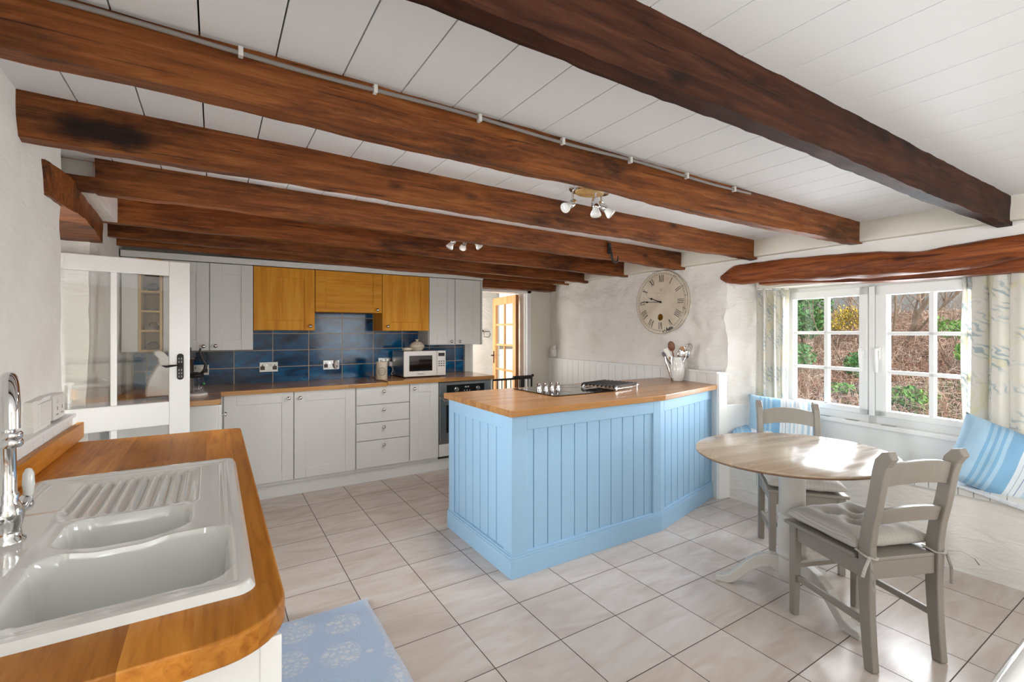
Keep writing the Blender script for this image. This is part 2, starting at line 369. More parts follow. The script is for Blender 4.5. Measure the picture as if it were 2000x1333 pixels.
def mk_bluetile():
    m, nt, b = newmat('glazed blue wall tiles'); b.inputs['Coat Weight'].default_value = .08; b.inputs['Coat Roughness'].default_value = .08; b.inputs['Specular IOR Level'].default_value = .3
    g = nt.nodes.new('ShaderNodeNewGeometry').outputs['Position']; sep = N(nt, 'SeparateXYZ', Vector=g).outputs
    uv = N(nt, 'CombineXYZ', X=sep[0], Y=sep[2]).outputs[0]
    uv = N(nt, 'Mapping', Vector=uv, Location=(-.147+.307*10, -.886+.153*10, 0)).outputs[0]
    br = N(nt, 'TexBrick', dict(offset=0, squash=1), Vector=uv, Color1=(0,0,0,1), Color2=(1,1,1,1), Mortar=(.5,.5,.5,1), Scale=1.0, Mortar_Size=.0035, Mortar_Smooth=.1, Brick_Width=.307, Row_Height=.153)
    v = N(nt, 'VectorMath', dict(operation='MULTIPLY_ADD'), i0=br.outputs[0], i1=(11., 7., 23.), i2=N(nt, 'Mapping', Vector=uv, Scale=(4, 9, 1)).outputs[0]).outputs[0]
    f = N(nt, 'TexNoise', Vector=v, Scale=1.0, Detail=5.0, Roughness=.6, Distortion=.8).outputs[0]
    c = ramp(nt, f, [(.25, '#05182a'), (.42, '#083f66'), (.58, '#0c6499'), (.75, '#2f8fb8')])
    tone = ramp(nt, br.outputs[0], [(0, (.45,.5,.55,1)), (1, (1.15,1.12,1.1,1))]); c = mixc(nt, 1.0, c, tone, 'MULTIPLY')
    c = mixc(nt, br.outputs['Fac'], c, '#b9a78c'); nt.links.new(c, b.inputs['Base Color'])
    nt.links.new(math_(nt, 'MULTIPLY_ADD', br.outputs['Fac'], .5, .12), b.inputs['Roughness'])
    w = N(nt, 'TexNoise', Vector=uv, Scale=16.0, Detail=2.0).outputs[0]
    bump(nt, b, math_(nt, 'MULTIPLY_ADD', w, .25, math_(nt, 'SUBTRACT', 1.0, br.outputs['Fac'])), .35, .004); return m
M['blue_tile'] = mk_bluetile()
def mk_glass(name, tint=(1,1,1,1), boost=1.0):
    m = bpy.data.materials.new(name); m.use_nodes = True; nt = m.node_tree; nt.nodes.clear()
    o = nt.nodes.new('ShaderNodeOutputMaterial'); t = N(nt, 'BsdfTransparent', Color=tint); g = N(nt, 'BsdfGlossy', Roughness=.02)
    g_ = nt.nodes.new('ShaderNodeNewGeometry'); dt = N(nt, 'VectorMath', dict(operation='DOT_PRODUCT'), i0=g_.outputs['Normal'], i1=g_.outputs['Incoming']).outputs['Value']
    fr = math_(nt, 'MULTIPLY_ADD', math_(nt, 'POWER', math_(nt, 'SUBTRACT', 1.0, math_(nt, 'ABSOLUTE', dt)), 5.0), .96, .04)
    x = N(nt, 'MixShader', i0=math_(nt, 'MULTIPLY', fr, boost), i1=t.outputs[0], i2=g.outputs[0])
    nt.links.new(x.outputs[0], o.inputs[0]); return m
M['glass'] = mk_glass('window glass'); M['door_glass'] = mk_glass('old door glass', (.97,.97,.96,1), 1.6)
def stripes(name, base, cols, axis, scale, rough=.85):
    m, nt, b = newmat(name); b.inputs['Roughness'].default_value = rough; b.inputs['Sheen Weight'].default_value = .2
    sep = N(nt, 'SeparateXYZ', Vector=coords(nt)).outputs[axis]
    q = math_(nt, 'FRACT', math_(nt, 'MULTIPLY_ADD', sep, scale, .5))
    n = nt.nodes.new('ShaderNodeValToRGB'); n.color_ramp.interpolation = 'CONSTANT'; nt.links.new(q, n.inputs[0])
    e = n.color_ramp.elements
    while len(e) < len(cols): e.new(.5)
    for k, (p_, c_) in zip(e, cols): k.position = p_; k.color = lin(c_)
    nt.links.new(n.outputs[0], b.inputs['Base Color'])
    h = N(nt, 'TexNoise', Vector=coords(nt), Scale=300.0, Detail=2.0).outputs[0]; bump(nt, b, h, .2, .001); return m
BL = [(0, '#a9cbe2'), (.14, '#82b3d6'), (.17, '#a5c9e0'), (.20, '#82b3d6'), (.23, '#a5c9e0'), (.26, '#82b3d6'), (.29, '#a9cbe2'), (.33, '#84b4d6'), (.45, '#dfe8ee'), (.49, '#9aa9bd'), (.496, '#e4ebf0'), (.53, '#93a5c0'), (.536, '#dfe8ee'),
      (.58, '#c4d9e6'), (.61, '#f1f3f3'), (.64, '#c4d9e6'), (.67, '#eef1f2'), (.70, '#7d9abd'), (.707, '#eaf0f3'), (.76, '#bcd5e5'), (.80, '#eef2f3'), (.84, '#b5d0e3'), (.88, '#eef2f3'), (.92, '#9fc3dc')]
M['pillow'] = stripes('blue striped cotton', None, BL, 0, 2.1)
M['cushion'] = stripes('taupe ticking', None, [(0, '#bdb7af'), (.42, '#a8a199'), (.5, '#c0bab2'), (.72, '#a59e95'), (.80, '#bdb7af')], 0, 48)
def mk_curtain():
    m, nt, b = newmat('patterned linen curtain'); b.inputs['Roughness'].default_value = .9; b.inputs['Sheen Weight'].default_value = .15
    v = coords(nt, kind='UV')
    f = N(nt, 'TexNoise', Vector=N(nt, 'Mapping', Vector=v, Scale=(3, 2.2, 1)).outputs[0], Scale=1.6, Detail=3.0, Distortion=1.5).outputs[0]
    c = ramp(nt, f, [(.4, '#efece6'), (.55, '#f0ede6'), (.62, '#ece7d0'), (.70, '#f0eee8')])
    w = N(nt, 'TexWave', dict(wave_type='BANDS', bands_direction='DIAGONAL'), Vector=v, Scale=14.0, Distortion=9.0, Detail=2.0, Detail_Scale=1.2).outputs['Fac']
    k = N(nt, 'TexNoise', Vector=v, Scale=7.0, Detail=2.0).outputs[0]
    msk = math_(nt, 'MULTIPLY', ramp(nt, w, [(.62, (0,0,0,1)), (.75, (1,1,1,1))]), ramp(nt, k, [(.48, (0,0,0,1)), (.58, (1,1,1,1))]))
    c = mixc(nt, math_(nt, 'MULTIPLY', msk, .7), c, '#a9bcc4'); nt.links.new(c, b.inputs['Base Color'])
    tr = N(nt, 'BsdfTranslucent', Color=c); out = nt.nodes['Material Output']
    mx = N(nt, 'MixShader', i0=.45, i1=b.outputs[0], i2=tr.outputs[0]); nt.links.new(mx.outputs[0], out.inputs[0])
    h = N(nt, 'TexNoise', Vector=v, Scale=220.0).outputs[0]; bump(nt, b, h, .15, .001); return m
M['curtain'] = mk_curtain()
def mk_rug():
    m, nt, b = newmat('blue medallion rug'); b.inputs['Roughness'].default_value = .95; b.inputs['Sheen Weight'].default_value = .3
    v = coords(nt, rot=(0, 0, .25))
    d = N(nt, 'TexNoise', Vector=v, Scale=30.0, Detail=2.0).outputs['Color']
    v2 = N(nt, 'VectorMath', dict(operation='MULTIPLY_ADD'), i0=d, i1=(.035,)*3, i2=v).outputs[0]
    vo = N(nt, 'TexVoronoi', Vector=v2, Scale=4.4, Randomness=.25).outputs['Distance']
    disc = ramp(nt, vo, [(.33, (1,1,1,1)), (.37, (0,0,0,1))])
    sw = N(nt, 'TexVoronoi', dict(feature='DISTANCE_TO_EDGE'), Vector=v2, Scale=36.0).outputs['Distance']
    lace = ramp(nt, sw, [(.08, (.25,.25,.25,1)), (.16, (1,1,1,1))])
    rings = N(nt, 'TexWave', dict(wave_type='RINGS'), Vector=v2, Scale=8.0, Distortion=14.0).outputs['Fac']
    lace = math_(nt, 'MULTIPLY', lace, math_(nt, 'MULTIPLY_ADD', rings, .6, .4))
    spot = N(nt, 'TexVoronoi', Vector=N(nt, 'Mapping', Vector=v2, Location=(.31, .17, 0)).outputs[0], Scale=5.5, Randomness=.8).outputs['Distance']
    sp = ramp(nt, spot, [(.07, (.8,.8,.8,1)), (.11, (0,0,0,1))])
    f = math_(nt, 'MAXIMUM', math_(nt, 'MULTIPLY', disc, lace), sp)
    base = mixc(nt, N(nt, 'TexNoise', Vector=v, Scale=6.0, Detail=4.0).outputs[0], '#a9bedb', '#b6c9e0')
    c = mixc(nt, f, base, '#d9dde6')
    sep = N(nt, 'SeparateXYZ', Vector=coords(nt)).outputs
    edge = math_(nt, 'MAXIMUM', math_(nt, 'GREATER_THAN', sep[0], .243), math_(nt, 'GREATER_THAN', sep[1], .582))
    c = mixc(nt, math_(nt, 'MULTIPLY', edge, .7), c, '#c9cbd6'); nt.links.new(c, b.inputs['Base Color'])
    h = N(nt, 'TexNoise', Vector=coords(nt), Scale=260.0, Detail=2.0).outputs[0]; bump(nt, b, h, .8, .006); return m
M['rug'] = mk_rug()
def mk_clock():
    m, nt, b = newmat('aged clock dial'); b.inputs['Roughness'].default_value = .45
    f = N(nt, 'TexNoise', Vector=coords(nt), Scale=6.0, Detail=6.0).outputs[0]
    nt.links.new(ramp(nt, f, [(.3, '#cfc1a9'), (.6, '#e0d6c3')]), b.inputs['Base Color']); return m
M['dial'] = mk_clock()
M['ink'] = basic('black ink', '#1c1a18', .6)
M['hill'] = basic('misty winter woodland', '#6c7071', 1, var=(.9, '#565f5c'), spec=.1)
M['bank'] = basic('brown earth and dead bracken', '#5d4c3d', 1, var=(2.2, '#4b4a30'), spec=.1)
M['bracken'] = basic('dead bracken stems', '#ab9382', .9, var=(.9, '#c4ac9b'), spec=.2)
M['bracken_pale'] = basic('pale straw stems', '#cdbba6', .9)
M['bracken_red'] = basic('reddish bracken stems', '#9a705c', .9)
M['bracken_dark'] = basic('dark dead stems', '#5e4a3e', .9)
M['twig'] = basic('grey brown bark', '#6b5a4c', .9, var=(5, '#91806f'), spec=.2)
M['misty_twig'] = basic('misty grey twigs', '#8b8580', .9)
M['leaf'] = basic('glossy green leaves', '#4f7f2c', .5, var=(3, '#7ba648'))
M['leaf_dark'] = basic('dark ivy leaves', '#3f6f3c', .5, var=(3, '#5c9350'))
M['gorse'] = basic('olive gorse stems', '#6d6a35', .8, var=(4, '#8a8448'))
M['flower'] = basic('yellow gorse flower', '#e6c12a', .6)
M['moss'] = basic('mossy grass tufts', '#7d8d3f', .9, var=(3, '#5a6a2a'))

# ---------------------------------------------------------------- room shell
def zc(x): return 2.142-.0149*(x+.55)
b = MB(); b.box((-1.6, -3.2, -.12), (3.7, 4.95, 0)); b.box((2.2, 4.95, -.12), (4.6, 6.0, 0))
struct(b.build('floor', M['floor'], origin=(0,0,0)))
b = MB()
n0 = -5
for k in range(-5, 22):
    x0 = -.033+.18*k+.0022; x1 = x0+.1758
    if x1 > 3.75: break
    for (y0, y1, mi) in ((-3.2, 2.86, 0), (2.864, 4.9, 1)):
        b.add([(x0,y0,zc(x0)),(x1,y0,zc(x1)),(x1,y1,zc(x1)),(x0,y1,zc(x0)),(x0,y0,zc(x0)+.015),(x1,y0,zc(x1)+.015),(x1,y1,zc(x1)+.015),(x0,y1,zc(x0)+.015)],
              [(3,2,1,0),(4,5,6,7),(0,1,5,4),(1,2,6,5),(2,3,7,6),(3,0,4,7)], mi=mi)
b.box((-1.6, -3.2, 2.165), (4.3, 6.0, 2.3), mi=2)
struct(b.build('ceiling', [M['ceiling'], M['pine_ceiling'], M['gap']], origin=(0,0,2.1)))
PA = [(.014, 2.6), (.005, 8), (.002, 19)]
PB = [(.018, 3.6), (.016, 8.5), (.008, 17), (.003, 40)]
# left wall: near piece (front face x=-.53), over the door, far piece, back of the door recess
b = MB(); rough_box(b, (-1.0, -.8, -.03), (-.54, 2.655, 2.16), .035, PA, skip=((0,0),)); b.box((-1.0, -3.2, -.03), (-.54, -2.7, 2.16)); b.box((-1.0, -2.7, -.03), (-.54, -.8, .65)); b.box((-1.0, -2.7, 1.95), (-.54, -.8, 2.16)); struct(b.build('wall_left', M['plaster'], origin=(-.8,0,0)))  # gap behind the camera is added for the side fill lamp
b = MB(); rough_box(b, (-1.1, 3.52, -.03), (-.60, 4.9, 2.16), .04, PA); rough_box(b, (-1.1, 2.66, 2.0), (-.585, 2.87, 2.16), .04, PA); rough_box(b, (-1.1, 2.868, 1.99), (-.475, 3.53, 2.16), .04, [(.006, 4)])
b.box((-1.25, 2.4, -.03), (-1.02, 4.9, 2.16)); struct(b.build('wall_left_far', M['plaster'], origin=(-.8,4,0)))
# back wall, left of the doorway, above it and the boxed pillar right of it
b = MB(); b.box((-1.2, 4.853, -.03), (2.5, 5.12, 2.16)); b.box((2.5, 4.87, 1.9), (3.29, 5.12, 2.16)); struct(b.build('wall_back', M['plaster_smooth']))
b = MB(); b.box((3.335, 4.84, -.03), (3.66, 5.12, 2.16)); struct(b.build('trim_pillar', M['plaster_smooth'], bevel=.004), 'cream boxed pillar between the far doorway and the clock wall')
b = MB()
b.box((3.275, 4.83, 0), (3.335, 5.0, 1.9)); b.box((2.5, 4.83, 1.84), (3.335, 5.0, 1.9)); b.box((2.475, 4.83, 0), (2.52, 5.0, 1.9))
b.box((3.262, 4.86, 0), (3.28, 4.98, 1.84))
struct(b.build('trim_doorway', M['gloss_white'], bevel=.004))
# clock wall: splayed window reveal on its near end
def splay(p):
    x, y, z = p
    t = (y-2.385)/(4.9-2.385); y0 = 2.385-.50*max(0, x-3.63)
    return (x, y0+(4.9-y0)*t, z)
b = MB(); rough_box(b, (3.635, 2.385, -.03), (4.16, 4.9, 2.16), .024, PB, fmap=splay, skip=((0,1),(2,0)))
struct(b.build('wall_right', M['stone'], origin=(4,3.6,0)))
b = MB(); rough_box(b, (3.62, .2, 1.82), (4.35, 2.42, 2.16), .05, PA); struct(b.build('wall_above_window', M['plaster']))
b = MB(); rough_box(b, (3.575, -.3, -.03), (4.2, 2.40, .462), .04, [(.008, 2), (.002, 9)]); struct(b.build('wall_below_window', M['plaster']))
b = MB(); rough_box(b, (3.64, -.2, -.03), (4.2, .2, 1.8), .05, PA, fmap=lambda p: (p[0], p[1]+(p[0]-3.64)*1.15*(p[1]+.2)/.4, p[2])); b.box((3.62, -3.2, -.03), (4.35, .2, 2.16)); struct(b.build('wall_right_near', M['plaster']))
b = MB(); b.box((3.575, -3.0, 1.95), (3.68, 4.84, 2.13)); struct(b.build('trim_wall_plate', M['plaster_smooth'], bevel=.012))
# rear wall (behind the camera), with an opening added for the fill lamp
b = MB(); b.box((-1.2, -3.2, -.03), (2.15, -3.05, 2.16)); b.box((3.45, -3.2, -.03), (4.35, -3.05, 2.16)); b.box((2.15, -3.2, -.03), (3.45, -3.05, .55)); b.box((2.15, -3.2, 1.95), (3.45, -3.05, 2.16)); struct(b.build('wall_rear', M['plaster_smooth']))
# far room
b = MB(); rough_box(b, (2.1, 5.95, -.03), (3.50, 6.2, 2.4), .06, PA); b.box((2.1, 5.1, -.03), (2.32, 6.2, 2.4)); b.box((4.58, 4.95, -.03), (4.68, 6.2, 2.4)); struct(b.build('wall_far_room', M['plaster']))
b = MB(); b.box((3.50, 5.98, -.03), (4.6, 6.14, .12)); b.box((3.50, 5.98, 2.0), (4.6, 6.14, 2.3)); b.box((3.47, 5.96, .1), (3.55, 6.12, 2.02)); b.box((4.5, 5.96, .1), (4.58, 6.12, 2.02)); b.box((4.0, 5.98, .1), (4.05, 6.1, 2.02))
w2 = struct(b.build('window_2', M['gloss_white'], bevel=.005))
b = MB(); b.box((3.52, 6.03, .1), (4.55, 6.036, 2.02)); b.build('pane', M['glass'], w2)

# ---------------------------------------------------------------- beams
def beam(name, label, x0, x1, yl, yr, wid, dep, seed=0, sag=0.0, yref=3.7, cat='beam', mat='beam'):
    def fm(p):
        x, y, z = p; t = (x+.55)/(4.25)
        yc = yl+(yr-yl)*t
        return (x, yc+y+.006*nz((x, seed, 0), 1.7), zc(x)+.012-(1-z)*(dep+.012)-sag*sin(pi*min(1, max(0, t)))*(1-z)+(1-z)*.012*nz((x, seed+9, z), 1.3))
    b = MB(); rough_box(b, (x0, 0, 0), (x1, wid, 1), .045, [(.0035, 5), (.0028, 16), (.0015, 40)], fmap=fm)
    # finer across the depth
    o = b.build(name, M[mat], bevel=0); return tag(o, label, cat)
def beam2(label, x0, x1, yl, yr, wid, dep, seed, sag=0.0, mat='beam'):
    def fm(p):
        x, y, z = p; t = (x+.55)/4.25
        yc = yl+(yr-yl)*t+.007*nz((x, seed, 0), 1.1)
        f = 1-z/.16
        return (x, yc+y*(1-.12*f)+.004*f, zc(x)+.012-f*(dep+.012+sag*sin(pi*min(1, max(0, t)))+.012*nz((x, seed+9, 0), 1.6)))
    b = MB(); rough_box(b, (x0, 0, 0), (x1, wid, .16), .04, [(.005, 4), (.0035, 13), (.002, 33)], fmap=fm)
    return tag(b.build('ceiling_beam', M[mat]), label, 'beam')
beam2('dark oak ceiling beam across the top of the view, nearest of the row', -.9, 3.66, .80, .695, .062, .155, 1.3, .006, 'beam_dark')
B2 = beam2('oak ceiling beam with a cable clipped along its upper edge', -.9, 3.66, 1.49, 1.39, .066, .145, 5.1, .012)
b3 = beam2('oak ceiling beam with a large black burnt patch at its wall end', -.57, 3.66, 2.14, 2.10, .066, .15, 9.7, 0, 'beam_burnt')
b4 = beam2('oak ceiling beam carrying the iron hook', -.455, 3.66, 2.79, 2.79, .066, .15, 14.2)
beam2('oak ceiling beam just behind the hooked beam', -.62, 3.66, 3.51, 3.49, .066, .15, 19.9)
beam2('oak ceiling beam, second behind the hooked beam', -.63, 3.66, 4.07, 4.11, .066, .15, 24.4)
beam2('oak ceiling beam against the cornice above the wall cupboards', -.62, 3.66, 4.42, 4.47, .055, .15, 29.9)
b = MB(); rough_box(b, (2.49, 4.70, 1.87), (3.62, 4.83, 1.965), .04, [(.006, 6), (.004, 17)]); tag(b.build('door_lintel', M['beam']), 'short ragged oak lintel over the far doorway beside the grey cupboards', 'beam')
# notch stub of the hooked beam, left door lintel
b = MB()
def fm(p):
    x, y, z = p; return (x+.02*sin((y-2.4)*3)*1, y, z+.02*sin((y-2.3)*2.6))
rough_box(b, (-1.0, 2.42, 1.865), (-.535, 3.53, 2.0), .04, [(.007, 5), (.005, 14)], fmap=fm)
tag(b.build('door_lintel', M['beam']), 'thick oak lintel over the opening with the white glazed door', 'beam')
b = MB(); rough_box(b, (-.60, 2.795, 1.995), (-.44, 2.85, 2.055), .03, [(.004, 9)]); b.build('beam_tenon', M['beam'], b4)
# window lintel: hewn log in front, darker beam behind
b = MB()
def interp(y, tab):
    for (a, p), (c, q) in zip(tab, tab[1:]):
        if a >= y >= c: t_ = (a-y)/(a-c); t_ = t_*t_*(3-2*t_); return p+(q-p)*t_
    return tab[-1][1]
LT = [(2.41, 1.855), (2.24, 1.905), (1.99, 1.908), (1.65, 1.892), (1.32, 1.877), (1.09, 1.845), (.90, 1.855), (.649, 1.877), (.05, 1.89)]
LB = [(2.41, 1.765), (2.24, 1.750), (1.99, 1.748), (1.65, 1.725), (1.32, 1.715), (1.09, 1.710), (.90, 1.718), (.649, 1.745), (.05, 1.75)]
vs = []; fs = []; K = 70; n = 14
for i in range(K+1):
    t = i/K; y = 2.40-t*2.3
    zb = interp(y, LB); zt = interp(y, LT)
    if t < .06: q = sqrt(max(0, 1-((.06-t)/.06)**2)); m_ = (zb+zt)/2; zb = m_-(m_-zb)*(.45+.55*q); zt = m_+(zt-m_)*(.45+.55*q)
    cz = (zb+zt)/2; hz = (zt-zb)/2; cx = 3.625; hx = .085*(1 if t > .06 else .6+.4*t/.06)
    for k in range(n):
        a = 2*pi*k/n; ca, sa = cos(a), sin(a); e = .62
        x = cx-hx*abs(ca)**e*(1 if ca > 0 else -1); z = cz+hz*abs(sa)**e*(1 if sa > 0 else -1)
        d = nvec((x*3, y, z*3), 3.0)*.012+nvec((x*4, y*1.5, z*4), 7)*.006
        vs.append((x+d.x, y, z+d.z))
for i in range(K):
    for k in range(n): j = (k+1) % n; fs.append((i*n+k, i*n+j, (i+1)*n+j, (i+1)*n+k))
fs += [tuple(range(n)), tuple(range(K*n, (K+1)*n))[::-1]]
b.add(vs, fs, True); tag(b.build('window_lintel', M['lintel']), 'long hewn log lintel above the kitchen window, rounded at one end', 'beam')
b = MB(); rough_box(b, (3.70, .25, 1.69), (3.86, 2.14, 1.80), .05, [(.005, 4), (.003, 12)], fmap=lambda p: (p[0], p[1], p[2]+.05*sstep(1.2, 2.1, p[1]))); tag(b.build('window_lintel', M['lintel']), 'darker inner lintel tucked behind the hewn log over the window', 'beam')
b = MB(); b.box((3.85, .3, 1.722), (4.3, 2.25, 1.84)); struct(b.build('trim_soffit', M['plaster_smooth']))

# ---------------------------------------------------------------- kitchen window (local frame: u to the right seen from inside, n outward)
WO = Vector((4.15, 2.143, 0)); WU = Vector((-.144, -.99, 0)).normalized(); WN = Vector((.99, -.144, 0)).normalized()
WT = Matrix(((WU.x, WN.x, 0, WO.x), (WU.y, WN.y, 0, WO.y), (0, 0, 1, 0), (0, 0, 0, 1)))   # (u, n, z) -> world
win = None
def wbox(bb, u0, u1, z0, z1, n0, n1): bb.T = WT; bb.box((u0, n0, z0), (u1, n1, z1)); bb.T = Matrix.Identity(4)
b = MB()
for q in ((-.03, .03, .70, 1.715), (1.235, 1.30, .70, 1.715), (-.03, 1.30, 1.675, 1.725), (-.03, 1.30, .70, .765), (.625, .69, .70, 1.715)): wbox(b, *q, -.01, .07)
win = struct(b.build('window_1', M['gloss_white'], bevel=.006))
b = MB(); wbox(b, .636, .679, .75, 1.69, -.026, .0)
b.build('mullion_cover', M['gloss_white'], win, bevel=.008)
panes = [(.061, .574, .80, 1.63), (.755, 1.22, .80, 1.622)]
for (g0, g1, s0, s1), (c0, c1) in zip(panes, ((.012, .632), (.684, 1.262))):
    b = MB()
    for q in ((c0, g0, .755, 1.692), (g1, c1, .755, 1.692), (c0, c1, .755, s0), (c0, c1, s1, 1.692)): wbox(b, *q, -.03, .03)
    cas = b.build('casement', M['gloss_white'], win, bevel=.006)
    b = MB(); um = (.326 if g0 < .5 else 1.010)
    wbox(b, um-.015, um+.015, s0, s1, -.018, .02)
    for zz in (s0+(s1-s0)/3, s0+2*(s1-s0)/3): wbox(b, g0, g1, zz-.0125, zz+.0125, -.018, .02)
    b.build('glazing_bar', M['gloss_white'], cas, bevel=.004)
    b = MB(); wbox(b, g0, g1, s0, s1, .004, .008); b.build('pane', M['glass'], cas)
    uh = .604 if g0 < .5 else .706
    b = MB(); b.T = WT
    b.box((uh-.014, -.044, 1.165), (uh+.014, -.028, 1.25)); b.tube([(uh, -.036, 1.235), (uh, -.07, 1.232), (uh+.006, -.078, 1.2), (uh+.006, -.07, 1.12), (uh+.004, -.064, 1.07)], [.010, .011, .012, .011, .007], 10)
    b.build('window_handle', M['gloss_white'], win, bevel=.003)
# sill with vents and panel under it
b = MB(); wbox(b, -.06, 1.6, .672, .702, -.075, .06); sill = struct(b.build('trim_sill', M['gloss_white'], bevel=.006))
for u in (.30, .50, .74):
    b = MB(); wbox(b, u, u+.085, .702, .707, -.066, -.044); b.build('sill_vent', M['steel'], sill, bevel=.002)
b = MB(); wbox(b, -.06, 1.6, .44, .674, -.045, .06); struct(b.build('trim_seat_back', M['white_paint'], bevel=.004))
# window seat ledge edged with small white tiles
b = MB(); b.box((3.555, .3, .462), (4.12, 2.36, .488)); seat = struct(b.build('trim_window_seat', M['white_paint'], bevel=.004))
b = MB()
y = .32
while y < 2.2: b.box((3.548, y, .44), (3.557, y+.062, .492)); y += .065
b.build('edge_tile', M['ceramic'], seat, bevel=.0015)
# boarding (tongue and groove) on the clock wall and behind the island's end
def boarding(name, p0, p1, z0, z1, pitch, m, parent=None, th=.012, cap=True, label=None, capm=None, nsign=1):
    p0 = Vector((*p0, 0)); p1 = Vector((*p1, 0)); L = (p1-p0).length; u = (p1-p0)/L; nn = Vector((u.y, -u.x, 0))*nsign
    T = Matrix(((u.x, nn.x, 0, p0.x), (u.y, nn.y, 0, p0.y), (0, 0, 1, 0), (0, 0, 0, 1)))
    bb = MB(); bb.T = T; k = 0.0
    bb.box((0, -.004, z0), (L, 0.004, z1))
    while k < L-1e-4:
        bb.box((k+.0018, 0, z0), (min(k+pitch, L)-.0018, th, z1)); k += pitch
    if cap: bb.box((-.004, -.03, z1), (L+.004, th+.010, z1+.016))
    return bb
b = boarding('', (3.606, 4.84), (3.606, 3.037), 0, 1.018, .1, None)
struct(b.build('trim_boarding', M['white_paint'], bevel=.002), 'white tongue and groove boarding under the clock')
b = boarding('', (3.606, 3.037), (3.467, 2.343), 0, 1.018, .118, None); b.prism([(3.467, 2.343), (3.66, 2.31), (3.72, 3.0), (3.612, 3.03)], 1.005, 1.033)
struct(b.build('trim_boarding_return', M['white_paint'], bevel=.002))
b = MB(); b.prism([(3.462, 2.335), (3.545, 2.318), (3.63, 2.385), (3.47, 2.365)], 0, 1.03); b.prism([(3.545, 2.322), (3.74, 2.285), (3.76, 2.33), (3.56, 2.37)], 0, .76)
struct(b.build('trim_boarding_post', M['white_paint'], bevel=.004))
# dado on the left wall by the sink
b = boarding('', (-.515, -.6), (-.515, 2.66), .0, 1.0, .11, None); b.box((-.56, -.6, .99), (-.49, 2.66, 1.012))
struct(b.build('trim_dado', M['white_paint'], bevel=.002))
# ---------------------------------------------------------------- white glazed door (open, hinged on the left wall)
DR = Vector((-.132, 3.572, 0)); DU = Vector((.982, .189, 0)).normalized(); DN = Vector((DU.y, -DU.x, 0))
DW = .70; DO = DR-DU*DW
DT = Matrix(((DU.x, DN.x, 0, DO.x), (DU.y, DN.y, 0, DO.y), (0, 0, 1, 0), (0, 0, 0, 1)))   # (u, n toward the viewer, z)
def dbox(bb, u0, u1, z0, z1, n0=-.018, n1=.018): bb.T = DT; bb.box((u0, n0, z0), (u1, n1, z1)); bb.T = Matrix.Identity(4)
b = MB()
for q in ((0, .10, .01, 1.79), (.595, .70, .01, 1.79), (.1, .595, 1.70, 1.79), (.1, .595, .794, .935), (.1, .595, .01, .22)): dbox(b, *q)
door1 = struct(b.build('door_1', M['gloss_white'], bevel=.005))
b = MB()
for q in ((.322, .352, .935, 1.70), (.322, .352, .22, .794)): dbox(b, *q, -.012, .012)
b.build('glazing_bar', M['gloss_white'], door1, bevel=.004)
for u0, u1 in ((.1, .322), (.352, .595)):
    for z0, z1 in ((.935, 1.70), (.22, .794)):
        b = MB(); dbox(b, u0, u1, z0, z1, -.003, .003); b.build('pane', M['door_glass'], door1)
b = MB(); b.T = DT
b.slab([[(x, y) for x, y in rrect(.633, 1.065, .667, 1.225, .016)]], .0, .004)
b2 = MB(); b2.T = DT @ Matrix(((1,0,0,0),(0,0,1,.019),(0,1,0,0),(0,0,0,1)))
loops = [rrect(.633, 1.065, .667, 1.225, .016)]
for zz in (1.085, 1.105, 1.125, 1.175, 1.195): 
    for uu in (.6435, .6565): loops.append([(uu-.0035, zz-.006), (uu+.0035, zz-.006), (uu+.002, zz+.006), (uu-.002, zz+.006)])
b2.slab(loops, 0, .004)
hp = b2.build('handle_plate', M['iron'], door1)
b = MB(); b.T = DT; b.cyl((.65, .018, 1.155), (.65, .05, 1.155), .011, 14)
b.tube([(.655, .048, 1.155), (.63, .05, 1.156), (.60, .05, 1.153), (.575, .05, 1.150), (.555, .048, 1.156)], [.008, .007, .012, .012, .003], 10, flat=.6)
b.build('handle', M['iron'], door1)
# ---------------------------------------------------------------- pine door in the far doorway
PO = Vector((3.19, 4.93, 0)); PU = Vector((.152, .988, 0)).normalized(); PN = Vector((-PU.y, PU.x, 0))
PT = Matrix(((PU.x, PN.x, 0, PO.x), (PU.y, PN.y, 0, PO.y), (0, 0, 1, 0), (0, 0, 0, 1)))
b = MB(); b.T = PT
for q in ((0, .10, 0.01, 1.83), (.69, .79, .01, 1.83), (.1, .69, 1.73, 1.83), (.1, .69, .01, .2)): b.box((q[0], -.02, q[2]), (q[1], .02, q[3]))
door2 = struct(b.build('door_2', M['pine'], bevel=.004))
b = MB(); b.T = PT; b.box((.385, -.012, .2), (.415, .012, 1.73))
for z in (.53, .86, 1.19, 1.46): b.box((.1, -.012, z-.013), (.69, .012, z+.013))
b.build('glazing_bar', M['pine'], door2, bevel=.003)
b = MB(); b.T = PT; b.box((.1, -.003, .2), (.69, .003, 1.73)); b.build('pane', M['glass'], door2)
b = MB(); b.T = PT; b.box((-.004, -.02, .01), (0, .02, 1.83)); b.build('door_edge', M['pine_dark'], door2)
b = MB(); b.T = PT; b.box((.725, .02, .93), (.755, .026, 1.1)); b.tube([(.74, .025, 1.04), (.74, .06, 1.04), (.66, .062, 1.04)], .009, 8); b.build('handle', M['iron'], door2, bevel=.002)

